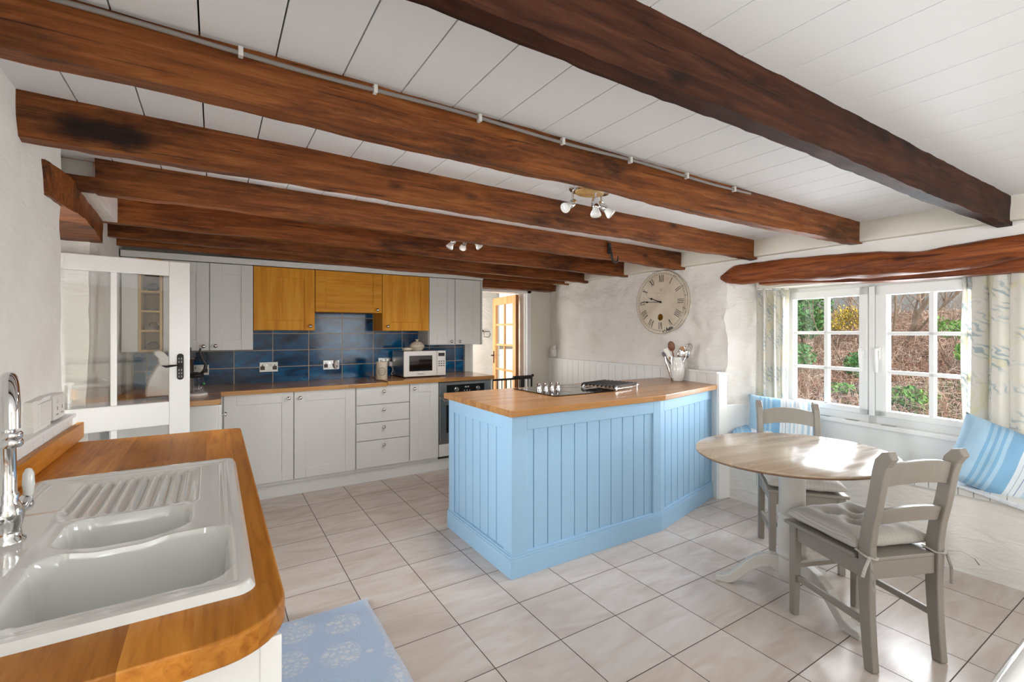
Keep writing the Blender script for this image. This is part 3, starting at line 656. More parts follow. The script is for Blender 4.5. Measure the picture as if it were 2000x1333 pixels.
# ---------------------------------------------------------------- cabinets
def shaker(bb, x0, x1, z0, z1, yf, rail=.085, th=.02, rec=.007, mi=0):
    bb.box((x0, yf, z0), (x0+rail, yf+th, z1), mi); bb.box((x1-rail, yf, z0), (x1, yf+th, z1), mi)
    bb.box((x0+rail, yf, z0), (x1-rail, yf+th, z0+rail), mi); bb.box((x0+rail, yf, z1-rail), (x1-rail, yf+th, z1), mi)
    bb.box((x0+rail-.002, yf+rec, z0+rail-.002), (x1-rail+.002, yf+th, z1-rail+.002), mi)
def knob(parent, x, y, z, face='y', name='knob', r=.016):
    bb = MB(); prof = [(0, 0), (.010, 0), (.010, .003), (.0055, .006), (.0055, .012), (r*.9, .017), (r, .023), (r*.85, .029), (r*.45, .0325), (0, .0335)]
    rot = RX(pi/2) if face == 'y' else RY(pi/2)
    bb.lathe(prof, (x, y, z), 18, rot); return bb.build(name, M['chrome'], parent)
def door(parent, x0, x1, z0, z1, yf, kx, kz, m='cab_grey', rail=.085):
    bb = MB(); shaker(bb, x0, x1, z0, z1, yf, rail); d = bb.build('door', M[m], parent, bevel=.0025)
    knob(d, kx, yf, kz); return d
def carcase(parent, x0, x1, y0, y1, z0, z1, m='cab_grey'):
    bb = MB(); bb.box((x0, y0, z0), (x1, y1, z1)); return bb.build('body', M[m], parent, bevel=.001)
YF = 4.26; YC = YF+.021
t = thing('base_cabinet', 'pale grey double door base cabinet between the corner return and the four drawers', 'cabinet', (.55, YC, .11))
carcase(t, .05, 1.056, YC, 4.80, .11, .862)
door(t, .062, .552, .14, .866, YF, .515, .815); door(t, .560, 1.053, .14, .866, YF, .602, .812)
t = thing('drawer_cabinet', 'pale grey base cabinet of four plain drawers with chrome knobs', 'cabinet', (1.3, YC, .11))
carcase(t, 1.058, 1.551, YC, 4.80, .11, .868)
for z0, z1, kz in ((.705, .872, .82), (.545, .700, .656), (.384, .540, .497), (.14, .379, .334)):
    bb = MB(); bb.box((1.062, YF, z0), (1.548, YF+.02, z1)); d = bb.build('drawer', M['cab_grey'], t, bevel=.004); knob(d, 1.305, YF, kz)
t = thing('base_cabinet', 'narrow pale grey base cabinet beside the built-in oven', 'cabinet', (1.7, YC, .11))
carcase(t, 1.553, 1.847, YC, 4.80, .11, .872); door(t, 1.557, 1.843, .14, .874, YF, 1.595, .825)
t = thing('oven', 'stainless steel built-in oven with black control strip under the worktop end', 'oven', (2.13, YC, .26))
bb = MB(); bb.box((1.851, YF+.015, .262), (2.43, 4.80, .865)); bb.build('body', M['steel'], t, bevel=.002)
bb = MB(); bb.box((1.855, YF-.004, .735), (2.425, YF+.016, .862)); cp = bb.build('control_panel', M['steel'], t, bevel=.004)
bb = MB(); bb.box((1.93, YF-.008, .752), (2.35, YF-.003, .838)); bb.build('display_strip', M['black_glass'], cp)
for x in (2.035, 2.275):
    bb = MB(); bb.lathe([(.023, 0), (.023, .004), (.016, .007), (.014, .028), (0, .029)], (x, YF-.008, .79), 18, RX(pi/2)); bb.build('control_knob', M['steel'], cp)
bb = MB(); bb.text('08:30', .022, Matrix.Translation((2.15, YF-.0085, .81)) @ Matrix.Rotation(pi/2, 4, 'X')); bb.build('display_digits', M['white_plastic'], cp)
for k in range(3): bb = MB(); bb.cyl((2.12+.03*k, YF-.008, .775), (2.12+.03*k, YF-.012, .775), .004, 8); bb.build('button', M['white_plastic'], cp)
bb = MB(); bb.box((1.855, YF-.006, .285), (2.425, YF+.016, .728)); od = bb.build('oven_door', M['steel'], t, bevel=.004)
bb = MB(); bb.box((1.925, YF-.009, .37), (2.36, YF-.005, .64)); bb.build('oven_glass', M['black_glass'], od)
bb = MB(); bb.cyl((1.87, YF-.05, .695), (2.41, YF-.05, .695), .010, 12)
for x in (1.9, 2.38): bb.cyl((x, YF-.05, .695), (x, YF-.004, .695), .007, 8)
bb.build('oven_handle', M['chrome'], od)
bb = MB(); bb.box((1.851, YF, .14), (2.43, YF+.02, .258)); tag(bb.build('cabinet_panel', M['cab_grey'], bevel=.002), 'pale grey filler panel under the oven', 'panel')
bb = MB(); bb.box((2.433, YF, .11), (2.452, 4.80, .868)); tag(bb.build('cabinet_panel', M['cab_grey'], bevel=.002), 'pale grey end panel between the oven and the doorway', 'panel')
bb = MB(); bb.box((.05, 4.302, 0), (2.452, 4.325, .108)); tag(bb.build('plinth', M['cab_grey'], bevel=.002), 'pale grey plinth running under the base cabinets', 'plinth')
# corner return in front of the left wall
t = thing('corner_cabinet', 'pale grey corner return cabinet beside the white glazed door', 'cabinet', (-.25, 4.0, .0))
bb = MB(); bb.box((-.55, 3.79, .0), (.022, 4.24, .862)); bb.box((.022, 4.24, 0), (.05, 4.28, .862)); bb.build('body', M['cab_grey'], t, bevel=.002)
bb = MB(); T = Matrix(((0,-1,0,.022+.02),(1,0,0,0),(0,0,1,0),(0,0,0,1))); bb.T = T; shaker(bb, 3.80, 4.235, .14, .86, 0, .07); d = bb.build('door', M['cab_grey'], t, bevel=.002)
knob(d, .042, 3.85, .785, 'x')
# worktops
bb = MB(); bb.slab([[(-.55, 4.83), (-.55, 3.77), (.0, 3.77), (.03, 3.785), (.042, 3.82), (.042, 4.24), (1.335, 4.24), (1.335, 4.83)]], .865, .90)
tag(bb.build('worktop', M['worktop_back'], bevel=.003), 'varnished beech worktop turning the corner, holding the blue tiles behind the sockets', 'worktop')
bb = MB(); bb.box((1.337, 4.235, .873), (2.462, 4.83, .910)); tag(bb.build('worktop', M['worktop_back'], bevel=.003), 'varnished beech worktop carrying the microwave over the oven', 'worktop')
# tiles
bb = MB()
for q in ((-.55, .272, .885, 1.215), (.272, .765, .885, 1.376), (.765, 1.37, .885, 1.545), (1.37, 1.855, .885, 1.376), (1.855, 2.40, .885, 1.235)): bb.box((q[0], 4.838, q[2]), (q[1], 4.85, q[3]))
tag(bb.build('splashback', M['blue_tile']), 'glazed blue tiled splashback above the back worktop', 'splashback')
# wall cupboards
YU = 4.52; YV = YU+.021
t = thing('wall_cupboard', 'pale grey double door wall cupboard next to the spice shelves', 'cupboard', (0, YV, 1.21))
carcase(t, -.338, .276, YV, 4.838, 1.208, 1.92); door(t, -.335, -.036, 1.21, 1.918, YU, -.075, 1.245); door(t, -.031, .275, 1.21, 1.918, YU, .007, 1.247)
t = thing('wall_cupboard', 'golden oak wall cupboard with knob at its lower corner, beside the grey cupboard', 'cupboard', (.5, YV, 1.375))
carcase(t, .279, .764, YV, 4.838, 1.374, 1.92, 'oak_door'); door(t, .281, .762, 1.376, 1.918, YU, .722, 1.413, 'oak_door')
t = thing('extractor_cupboard', 'shorter golden oak cupboard front in the middle over the blue tiles', 'cupboard', (1.07, YV, 1.54))
carcase(t, .767, 1.371, YV, 4.838, 1.545, 1.92, 'oak_rail'); door(t, .768, 1.370, 1.543, 1.918, YU, 1.322, 1.572, 'oak_rail')
t = thing('wall_cupboard', 'golden oak wall cupboard over the microwave with knob at its lower corner', 'cupboard', (1.6, YV, 1.375))
carcase(t, 1.374, 1.852, YV, 4.838, 1.372, 1.92, 'oak_door'); door(t, 1.375, 1.852, 1.373, 1.918, YU, 1.424, 1.415, 'oak_door')
t = thing('wall_cupboard', 'pale grey double door wall cupboard beside the far doorway', 'cupboard', (2.15, YV, 1.23))
carcase(t, 1.856, 2.462, YV, 4.838, 1.226, 1.92); door(t, 1.859, 2.144, 1.232, 1.918, YU, 2.10, 1.262); door(t, 2.151, 2.447, 1.232, 1.918, YU, 2.193, 1.262)
bb = MB(); bb.box((-.59, 4.505, 1.924), (2.475, 4.85, 1.972)); tag(bb.build('cornice', M['cab_grey'], bevel=.003), 'pale grey cornice board above the row of wall cupboards', 'cornice')
bb = MB(); bb.box((2.402, 4.8, .911), (2.476, 4.845, 1.222)); tag(bb.build('cabinet_panel', M['cab_grey'], bevel=.001), 'pale grey panel strip beside the blue tiles at the doorway', 'panel')
bb = MB(); bb.box((2.464, YU+.004, 1.224), (2.476, 4.84, 1.922)); tag(bb.build('cabinet_panel', M['cab_grey'], bevel=.001), 'pale grey end panel closing the wall cupboards by the doorway', 'panel')
bb = MB(); bb.box((-.585, YU, 1.208), (-.488, 4.838, 1.92)); tag(bb.build('cabinet_panel', M['white_paint'], bevel=.002), 'white filler panel between the rough corner and the spice shelves', 'panel')
t = thing('spice_shelf', 'narrow open oak shelf unit seen through the glazed door', 'shelf', (-.41, YU, 1.208))
bb = MB(); bb.box((-.487, YU-.004, 1.208), (-.470, 4.83, 1.92)); bb.box((-.357, YU-.004, 1.208), (-.340, 4.83, 1.92)); bb.box((-.472, 4.80, 1.208), (-.355, 4.83, 1.92)); bb.build('frame', M['shelf_oak'], t, bevel=.001)
SZ = [1.208, 1.36, 1.51, 1.66, 1.81, 1.905]
for z in SZ: bb = MB(); bb.box((-.4705, YU, z), (-.3565, 4.80, z+.015)); bb.build('shelf', M['shelf_oak'], t, bevel=.001)
bb = MB(); bb.lathe([(0, 0), (.025, .003), (.045, .018), (.048, .03), (.034, .05), (.012, .062), (0, .064)], (-.405, 4.6, 1.675), 24); tag(bb.build('bowl', M['iron'], bevel=0), 'dark rounded lidded bowl on the spice shelves', 'bowl')
for k in range(3):
    bb = MB(); bb.lathe([(0, 0), (.03, 0), (.05, .005), (.048, .006), (.028, .002), (0, .002)], (-.413, 4.6, 1.525+.0065*k), 24); tag(bb.build('saucer', M['ceramic']), 'white saucer in the small stack on the spice shelves', 'saucer', 'saucers on the spice shelves')
t = thing('small_pan', 'small steel pan with bent wire handle on the spice shelves', 'pan', (-.413, 4.6, 1.375))
bb = MB(); bb.lathe([(0, 0), (.046, 0), (.048, .03), (.05, .032), (.046, .032), (.044, .004), (0, .004)], (-.413, 4.6, 1.375), 24); bb.build('pan_body', M['steel'], t)
bb = MB(); bb.tube([(-.43, 4.57, 1.40), (-.42, 4.565, 1.43), (-.38, 4.565, 1.435), (-.372, 4.58, 1.40)], .003, 8); bb.build('pan_handle', M['black'], t)
bb = MB(); bb.lathe([(0, 0), (.04, 0), (.046, .02), (.03, .05), (.012, .06), (0, .06)], (-.405, 4.6, 1.223), 20, sx=1.05); tag(bb.build('bowl', M['brown_plastic']), 'brown glass bowl on the lowest spice shelf', 'bowl')
# sockets on the tiles
def socket(x, z, label, w=.15, h=.09, y=4.838):
    t = thing('double_socket', label, 'socket', (x, y, z-h/2))
    bb = MB(); bb.box((x-w/2, y-.010, z-h/2), (x+w/2, y, z+h/2)); bb.build('face_plate', M['steel'], t, bevel=.002)
    for s in (-1, 1):
        bb = MB(); bb.box((x+s*.017-.009, y-.014, z+.008), (x+s*.017+.009, y-.009, z+.03)); bb.build('rocker_switch', M['chrome'], t, bevel=.001)
        bb = MB(); c = x+s*.05; bb.box((c-.0045, y-.0108, z+.004), (c+.0045, y-.0095, z+.022)); bb.box((c-.016, y-.0108, z-.02), (c-.005, y-.0095, z-.011)); bb.box((c+.005, y-.0108, z-.02), (c+.016, y-.0095, z-.011))
        bb.box((c-.018, y-.0104, z-.026), (c+.018, y-.0098, z+.008)); bb.build('pin_holes', M['brown_plastic'], t)
    return t
socket(-.115, 1.035, 'steel double socket on the tiles beside the glazed door'); socket(.42, 1.04, 'steel double socket on the tiles under the golden oak cupboard'); socket(.965, 1.04, 'steel double socket holding the white plug-in freshener'); socket(1.50, 1.05, 'steel double socket half hidden behind the microwave')
t = thing('plug_in_freshener', 'white oval plug-in air freshener in the wall socket', 'air freshener', (1.0, 4.80, 1.0))
bb = MB(); bb.sphere((1.005, 4.80, 1.045), .028, 20, sc=(.85, .8, 1.5)); bb.build('shell', M['white_plastic'], t)
bb = MB(); bb.sphere((1.005, 4.779, 1.03), .006, 10, sc=(1, .5, 1)); bb.build('indicator', M['grey_lid'], t)
t = thing('plug', 'white plug and cable beside the microwave', 'plug', (1.53, 4.79, 1.0))
bb = MB(); bb.cbox((1.55, 4.805, 1.03), (.045, .045, .05)); bb.build('plug_body', M['white_plastic'], t, bevel=.008)
bb = MB(); bb.tube([(1.55, 4.79, 1.005), (1.555, 4.76, .98), (1.545, 4.75, .95), (1.535, 4.76, .93), (1.56, 4.77, .917)], .0035, 8); bb.build('cable', M['white_plastic'], t)
# stoneware jar
t = thing('stoneware_jar', 'cream stoneware jar with a round dark stamp, left of the microwave', 'jar', (1.345, 4.45, .910))
bb = MB(); bb.lathe([(0, 0), (.050, 0), (.053, .004), (.053, .14), (.056, .15), (.056, .165), (.052, .168), (.049, .165), (.049, .01), (0, .008)], (1.345, 4.45, .910), 36); bb.build('jar_body', M['stoneware'], t)
bb = MB()
def on_jar(a, z): r = .0536; a0 = -pi/2-.22+a; return (1.345+r*cos(a0), 4.45+r*sin(a0), .910+z)
for rr in (.038, .031):
    bb.tube([on_jar(rr*cos(2*pi*k/28)/.0536, .078+rr*sin(2*pi*k/28)) for k in range(29)], .0012, 5)
for dz in (-.014, -.005, .004, .013):
    w = .42 if abs(dz) < .01 else .3
    for k in range(7):
        a = (-w+2*w*k/6); bb.tube([on_jar(a-.03, .078+dz), on_jar(a+.03, .078+dz+R.uniform(-.002, .002))], .0016, 4)
bb.build('stamp', M['ink'], t)
# microwave
t = thing('microwave', 'white and silver microwave oven on the back worktop', 'microwave', (1.76, 4.60, .910))
x0, x1, y0, y1, z0, z1 = 1.555, 1.995, 4.42, 4.78, .922, 1.172
bb = MB(); bb.box((x0, y0+.02, z0), (x1, y1, z1))
bb.build('casing', M['steel'], t, bevel=.006)
bb = MB(); bb.box((x0-.002, y0, z0), (x1-.098, y0+.022, z1)); md = bb.build('microwave_door', M['white_plastic'], t, bevel=.005)
bb = MB(); bb.box((x0+.052, y0-.003, z0+.052), (x1-.148, y0+.001, z1-.045)); bb.build('window', M['black_glass'], md, bevel=.003)
bb = MB(); bb.text('Panasonic', .017, Matrix.Translation((x0+.17, y0-.0006, z0+.026)) @ Matrix.Rotation(pi/2, 4, 'X')); bb.build('lettering', M['ink'], md)
bb = MB(); bb.box((x1-.095, y0, z0), (x1, y0+.022, z1)); cp = bb.build('control_panel', M['white_plastic'], t, bevel=.005)
bb = MB(); bb.box((x1-.082, y0-.003, z1-.055), (x1-.015, y0+.001, z1-.022)); bb.build('display', M['black_glass'], cp)
bb = MB(); bb.text('12:00', .017, Matrix.Translation((x1-.048, y0-.0036, z1-.038)) @ Matrix.Rotation(pi/2, 4, 'X'))
bb.build('digits', M['grey_lid'], cp)
bb = MB()
for r_ in range(3):
    for c in range(3): bb.box((x1-.082+.025*c, y0-.002, z0+.095+.022*r_), (x1-.064+.025*c, y0+.001, z0+.104+.022*r_))
bb.build('buttons', M['grey_lid'], cp)
bb = MB(); bb.box((x1-.08, y0-.0015, z0+.02), (x1-.016, y0+.001, z0+.05)); bb.build('open_button', M['white_plastic'], cp, bevel=.001)
for x in (x0+.04, x1-.04):
    for y in (y0+.05, y1-.05): bb = MB(); bb.cyl((x, y, .910), (x, y, .924), .014, 12); bb.build('foot', M['black'], t)
t = thing('lidded_pot', 'round cream pottery pot with domed lid on the microwave', 'pot', (1.735, 4.55, 1.172))
bb = MB(); bb.lathe([(0, 0), (.052, 0), (.066, .02), (.074, .035), (.070, .038), (0, .038)], (1.735, 4.55, 1.1725), 32); bb.build('pot_body', M['stoneware'], t)
bb = MB(); bb.lathe([(.071, .036), (.078, .038), (.074, .05), (.055, .076), (.03, .09), (.012, .094), (.010, .102), (.018, .108), (.018, .113), (0, .115)], (1.735, 4.55, 1.1725), 32); ld = bb.build('lid', M['stoneware'], t)
bb = MB()
for a in (-2.2, -1.75, -1.2):
    c = (1.735+.068*cos(a), 4.55+.068*sin(a), 1.1725+.062); bb.tube([(c[0]-.008, c[1], c[2]-.004), (c[0], c[1]-.003, c[2]+.006), (c[0]+.009, c[1], c[2]-.002)], .0018, 5)
bb.build('painted_flowers', basic('blue grey glaze mark', '#7f8fa3', .3), ld)
bb = MB(); bb.lathe([(0, 0), (.03, 0), (.042, .008), (.044, .02), (.04, .03), (.02, .035), (0, .036)], (1.625, 4.52, 1.1725), 28, sx=1.15); tag(bb.build('butter_dish', M['stoneware']), 'small oval cream dish on the microwave beside the pot', 'dish')
# things on the corner return
t = thing('soda_maker', 'white tall appliance with sloping back and curved side on the corner worktop', 'appliance', (-.28, 4.1, .90))
T = Matrix.Translation((-.30, 4.10, .90)) @ Matrix.Rotation(.12, 4, 'Z') @ Matrix.Rotation(pi/2, 4, 'X')
prof = [(-.105, .018), (.12, .018), (.12, .175), (.09, .205), (.03, .275), (.0, .315), (-.03, .335), (-.058, .325), (-.055, .30), (-.035, .275), (-.032, .24), (-.06, .19), (-.085, .13), (-.1, .07)]
bb = MB(); bb.T = T; bb.prism(prof, -.09, .09); bb.build('shell', M['white_plastic'], t, bevel=.012, seg=3)
bb = MB(); bb.T = Matrix.Translation((-.30, 4.10, .90)) @ Matrix.Rotation(.12, 4, 'Z'); bb.slab([rrect(-.1, -.09, .122, .09, .03)], 0.0, .02); bb.build('base', M['grey_lid'], t, bevel=.003)
t = thing('steel_canister', 'steel canister with dark grey lid behind the white appliance', 'canister', (-.20, 4.42, .90))
bb = MB(); bb.lathe([(0, 0), (.065, 0), (.065, .235), (.075, .25), (.07, .265), (0, .266)], (-.20, 4.42, .90), 32); bb.build('canister_body', M['steel'], t)
bb = MB(); bb.lathe([(.078, .262), (.08, .27), (.08, .30), (.05, .305), (.05, .335), (.045, .34), (0, .34)], (-.20, 4.42, .90), 32); bb.build('lid', M['grey_lid'], t)
t = thing('kettle', 'clear glass kettle with black curved handle on a white base, half behind the door', 'kettle', (-.13, 4.12, .90))
c = (-.115, 4.12, .90)
bb = MB(); bb.lathe([(0, 0), (.073, 0), (.075, .008), (.07, .016), (0, .018)], c, 32); bb.build('base', M['white_plastic'], t)
bb = MB(); bb.lathe([(0, .02), (.068, .02), (.072, .03), (.06, .08), (.045, .13), (.043, .13), (.057, .08), (.068, .03), (0, .025)], c, 32); bb.build('glass_body', M['glass'], t)
bb = MB(); bb.lathe([(.045, .128), (.05, .135), (.05, .15), (.03, .165), (0, .17)], c, 24); bb.build('lid', M['black'], t)
bb = MB(); bb.tube([(-.085, 4.12, 1.05), (-.06, 4.11, 1.08), (-.052, 4.11, 1.12), (-.075, 4.11, 1.17), (-.09, 4.11, 1.21), (-.085, 4.11, 1.24)], [.011, .012, .012, .011, .009, .007], 10); bb.build('handle', M['black'], t)
bb = MB(); bb.sphere((-.065, 4.085, .985), .009, 10); bb.build('switch', basic('green switch', '#2f8f4a', .3), t)
# towel ring in the far room
bb = MB(); c = (3.27, 5.885, 1.32); bb.tube([(3.23, 5.91, 1.375), (3.23, 5.87, 1.37), (3.33, 5.87, 1.37), (3.345, 5.87, 1.33), (3.32, 5.87, 1.29), (3.24, 5.87, 1.295), (3.235, 5.87, 1.36)], .005, 8); bb.box((3.215, 5.90, 1.365), (3.25, 5.94, 1.39)); tag(bb.build('towel_ring', M['towel_wire']), 'dark wire towel ring on the white far room wall', 'towel ring')
# stair gate
t = thing('safety_gate', 'black metal safety gate across the far doorway', 'gate', (2.9, 4.74, 0))
bb = MB(); bb.tube([(2.50, 4.76, .80), (3.30, 4.76, .80)], .012, 8); bb.tube([(2.50, 4.76, .06), (3.30, 4.76, .06)], .012, 8); bb.cyl((3.29, 4.76, .0), (3.29, 4.76, .83), .012, 10); bb.cyl((2.51, 4.76, 0), (2.51, 4.76, .83), .012, 10); bb.build('frame', M['black'], t)
for k in range(12):
    bb = MB(); x = 2.56+.0615*k; bb.cyl((x, 4.76, .06), (x, 4.76, .80), .006, 8); bb.build('bar', M['black'], t)
bb = MB(); bb.cbox((3.15, 4.75, .815), (.27, .045, .04)); bb.cbox((3.15, 4.75, .72), (.05, .04, .2)); bb.sphere((3.30, 4.75, .83), .018, 12); bb.build('latch', M['black'], t, bevel=.01)

# ---------------------------------------------------------------- island
isl = thing('kitchen_island', 'powder blue panelled kitchen island with an angled end', 'island', (2.4, 2.6, 0))
IP = [(1.385, 3.02), (1.383, 2.190), (2.582, 2.185), (3.515, 2.417)]
def face(p0, p1, sl, sr, name, off, rail=.085, pitch=.1, ztop=.893):
    p0 = Vector((*p0, 0)); p1 = Vector((*p1, 0)); L = (p1-p0).length; u = (p1-p0)/L; nn = Vector((u.y, -u.x, 0))
    T = Matrix(((u.x, nn.x, 0, p0.x), (u.y, nn.y, 0, p0.y), (0, 0, 1, 0), (0, 0, 0, 1)))
    bb = MB(); bb.T = T
    bb.box((0, -.02, 0), (sl, 0, ztop)); bb.box((L-sr, -.02, 0), (L, 0, ztop)); bb.box((sl, -.02, ztop-rail), (L-sr, 0, ztop)); bb.box((sl, -.02, 0), (L-sr, 0, .13))
    bb.build('panel_frame', M['blue'], isl, bevel=.003)
    bb = MB(); bb.T = T; k = sl-off
    bb.box((sl, -.03, .1), (L-sr, -.018, ztop-.05))
    while k < L-sr:
        a, c = max(k+.003, sl), min(k+pitch-.003, L-sr)
        if c-a > .004: bb.box((a, -.022, .1), (c, -.011, ztop-.05))
        k += pitch
    bb.build('boarding', M['blue'], isl, bevel=.0025)
face(IP[0], IP[1], .08, .09, 'end', .04); face(IP[1], IP[2], .100, .068, 'front', .048); face(IP[2], IP[3], .055, .05, 'angled', .06)
def offset_poly(ps, d):
    out = []
    for i, p in enumerate(ps):
        ns = []
        for a, b_ in ((i-1, i), (i, i+1)):
            if a < 0 or b_ >= len(ps): continue
            ux, uy = ps[b_][0]-ps[a][0], ps[b_][1]-ps[a][1]; l = hypot(ux, uy); ns.append((uy/l, -ux/l))
        if len(ns) == 1: out.append((p[0]+ns[0][0]*d, p[1]+ns[0][1]*d))
        else:
            sx, sy = ns[0][0]+ns[1][0], ns[0][1]+ns[1][1]; k = 2*d/(sx*sx+sy*sy); out.append((p[0]+sx*k, p[1]+sy*k))
    return out
bb = MB()
for d, z0, z1 in ((.013, 0, .105), (.010, .105, .118), (.004, .118, .13)):
    o = offset_poly(IP, d); bb.prism(o+IP[::-1], z0, z1)
bb.build('skirting', M['blue'], isl, bevel=.003)
bb = MB(); inner = offset_poly(IP, -.028); bb.prism(inner+[(3.50, 3.0)], .01, .893); bb.build('body', M['blue'], isl)
bb = MB(); bb.prism([(1.355, 2.155), (2.594, 2.150), (3.475, 2.352), (3.588, 3.03), (1.362, 3.055)], .893, .930)
tag(bb.build('worktop', M['worktop_island'], bevel=.003), 'light beech island worktop with an angled front edge', 'worktop')
# hob
t = thing('hob', 'black glass hob set into the island worktop, with four steel control knobs', 'hob', (2.2, 2.73, .93))
bb = MB(); bb.box((1.90, 2.475, .930), (2.47, 2.985, .936)); bb.build('glass_top', M['black_glass'], t, bevel=.002)
for x, y, r in ((2.03, 2.58, .08), (2.33, 2.6, .075), (2.03, 2.87, .07), (2.33, 2.87, .09)): bb = MB(); bb.tube([(x+r*cos(2*pi*k/40), y+r*sin(2*pi*k/40), .9362) for k in range(41)], .0008, 4); bb.build('zone_ring', M['grey_lid'], t)
for k in range(4):
    x = 1.995+.057*k; bb = MB(); bb.lathe([(.021, .936), (.021, .940), (.017, .943), (.0155, .982), (.012, .985), (0, .985)], (x, 2.79, 0), 20); bb.box((x-.003, 2.773, .955), (x+.003, 2.778, .986)); bb.build('control_knob', M['chrome'], t)
# griddle rack lying at the hob's end
t = thing('trivet', 'dark slatted folding metal trivet lying on the island at the end of the hob', 'trivet', (2.57, 2.66, .93))
T = Matrix.Translation((2.575, 2.665, 0)) @ Matrix.Rotation(.22, 4, 'Z')
for k in range(9):
    bb = MB(); bb.T = T; y = -.14+.035*k
    bb.tube([(-.165, y, .957), (-.15, y, .965), (.15, y, .965), (.165, y, .955)], .0075, 8); bb.build('slat', M['iron'], t)
for y in (-.15, .15):
    bb = MB(); bb.T = T; bb.tube([(-.16, y, .945), (.16, y, .945)], .005, 8)
    for x in (-.14, .14): bb.cyl((x, y, .930), (x, y, .962), .006, 8); bb.sphere((x*1.1, y, .953), .009, 8)
    bb.build('side_rail', M['chrome'], t)
bb = MB(); bb.T = T
for k in range(9): bb.sphere((.168, -.14+.035*k, .953), .0085, 8)
bb.build('slat_caps', M['chrome'], t)
# utensil jar
VC = (3.44, 2.725, .930)
t = thing('utensil_vase', 'pale glazed pottery vase holding kitchen utensils on the island', 'vase', VC)
bb = MB(); bb.lathe([(0, 0), (.042, 0), (.047, .004), (.058, .05), (.064, .095), (.058, .145), (.043, .185), (.038, .205), (.041, .212), (.036, .212), (.034, .2), (.05, .14), (.055, .095), (.045, .02), (0, .015)], VC, 36); bb.build('vase_body', M['ceramic'], t)
def utensil(name, label, cat, dx, dy, top, head, m, headm=None):
    t = thing(name, label, cat, (VC[0], VC[1], VC[2]+.02))
    a = Vector((VC[0]-dx*.2, VC[1]-dy*.2, VC[2]+.03)); e = Vector((VC[0]+dx, VC[1]+dy, VC[2]+top)); d = (e-a).normalized()
    bb = MB(); bb.tube([a, e], [.005, .006], 8); bb.build('handle', m, t)
    xr = Vector((.62, -.78, 0)); xr = (xr-d*xr.dot(d)).normalized(); q = Matrix((xr, d.cross(xr), d)).transposed() @ RZ(head[3])
    bb = MB(); c = e+d*head[1]*.8
    if head[0] == 'spoon': bb.sphere(c, 1, 18, sc=(head[2], .007, head[1]), rot=q)
    elif head[0] == 'slotted':
        for k in range(5):
            o = (k-2)*head[2]*.45; bb.tube([c+q @ Vector((o, 0, -head[1]*.75*(1-.25*abs(k-2)/2))), c+q @ Vector((o, -.006, 0)), c+q @ Vector((o, 0, head[1]*.85*(1-.25*abs(k-2)/2)))], .0035, 6)
        bb.tube([c+q @ Vector((head[2]*sin(2*pi*k/20), 0, head[1]*cos(2*pi*k/20))) for k in range(21)], .004, 6)
    elif head[0] == 'whisk':
        for j in range(4):
            r2 = RZ(j*pi/4); bb.tube([c+q @ (r2 @ Vector((head[2]*sin(pi*k/10)*(-1), 0, -head[1]+2*head[1]*k/10))) for k in range(11)], .0018, 5); bb.tube([c+q @ (r2 @ Vector((head[2]*sin(pi*k/10), 0, -head[1]+2*head[1]*k/10))) for k in range(11)], .0018, 5)
    elif head[0] == 'spatula': bb.cbox(c, (head[2]*2, .004, head[1]*2), rot=q)
    bb.build('head', headm or m, t, bevel=(.001 if head[0] == 'spatula' else 0)); return t
WD = wood('dark wooden spoon', ('#4a2612', '#6e3f20', '#8a5530'), 2, .4)
WD2 = wood('beech spoon', ('#8a5c34', '#a9774a', '#bd8d60'), 2, .45)
utensil('wooden_spoon', 'dark wooden spoon, tallest of the utensils in the vase', 'spoon', -.035, .025, .27, ('spoon', .045, .03, 0), WD)
utensil('wooden_spoon', 'lighter wooden spoon in the middle of the vase', 'spoon', .03, -.018, .235, ('spoon', .038, .026, .2), WD2)
utensil('serving_spoon', 'steel serving spoon in front of the lighter wooden spoon in the vase', 'spoon', .012, -.02, .205, ('spoon', .042, .028, 0), M['chrome'])
utensil('slotted_spoon', 'steel slotted spoon leaning out over the window side of the vase', 'slotted spoon', .065, -.042, .235, ('slotted', .055, .032, .3), M['chrome'])
utensil('ladle', 'steel ladle bowl hanging low over the rim of the vase', 'ladle', .05, -.045, .205, ('spoon', .04, .034, .5), M['chrome'])
utensil('spatula', 'white spatula standing in the vase beside the dark spoon', 'spatula', -.05, .045, .21, ('spatula', .045, .019, 0), WD2, M['white_plastic'])
utensil('fish_slice', 'grey spoon tip leaning out on the doorway side of the vase', 'spoon', -.08, .06, .21, ('spoon', .028, .016, .3), M['grey_lid'])
t = thing('tongs', 'steel tongs leaning upright against the vase', 'tongs', (3.41, 2.70, .93))
for s in (-1, 1):
    bb = MB(); bb.tube([(3.385+s*.004, 2.735-s*.004, .94), (3.375+s*.014, 2.745-s*.01, 1.03), (3.372+s*.02, 2.765-s*.013, 1.10), (3.372+s*.022, 2.768-s*.016, 1.145)], [.006, .009, .009, .007], 8, flat=.5); bb.build('arm', M['chrome'], t)
bb = MB(); bb.cbox((3.385, 2.732, .945), (.024, .02, .03)); bb.build('hinge', M['chrome'], t, bevel=.004)

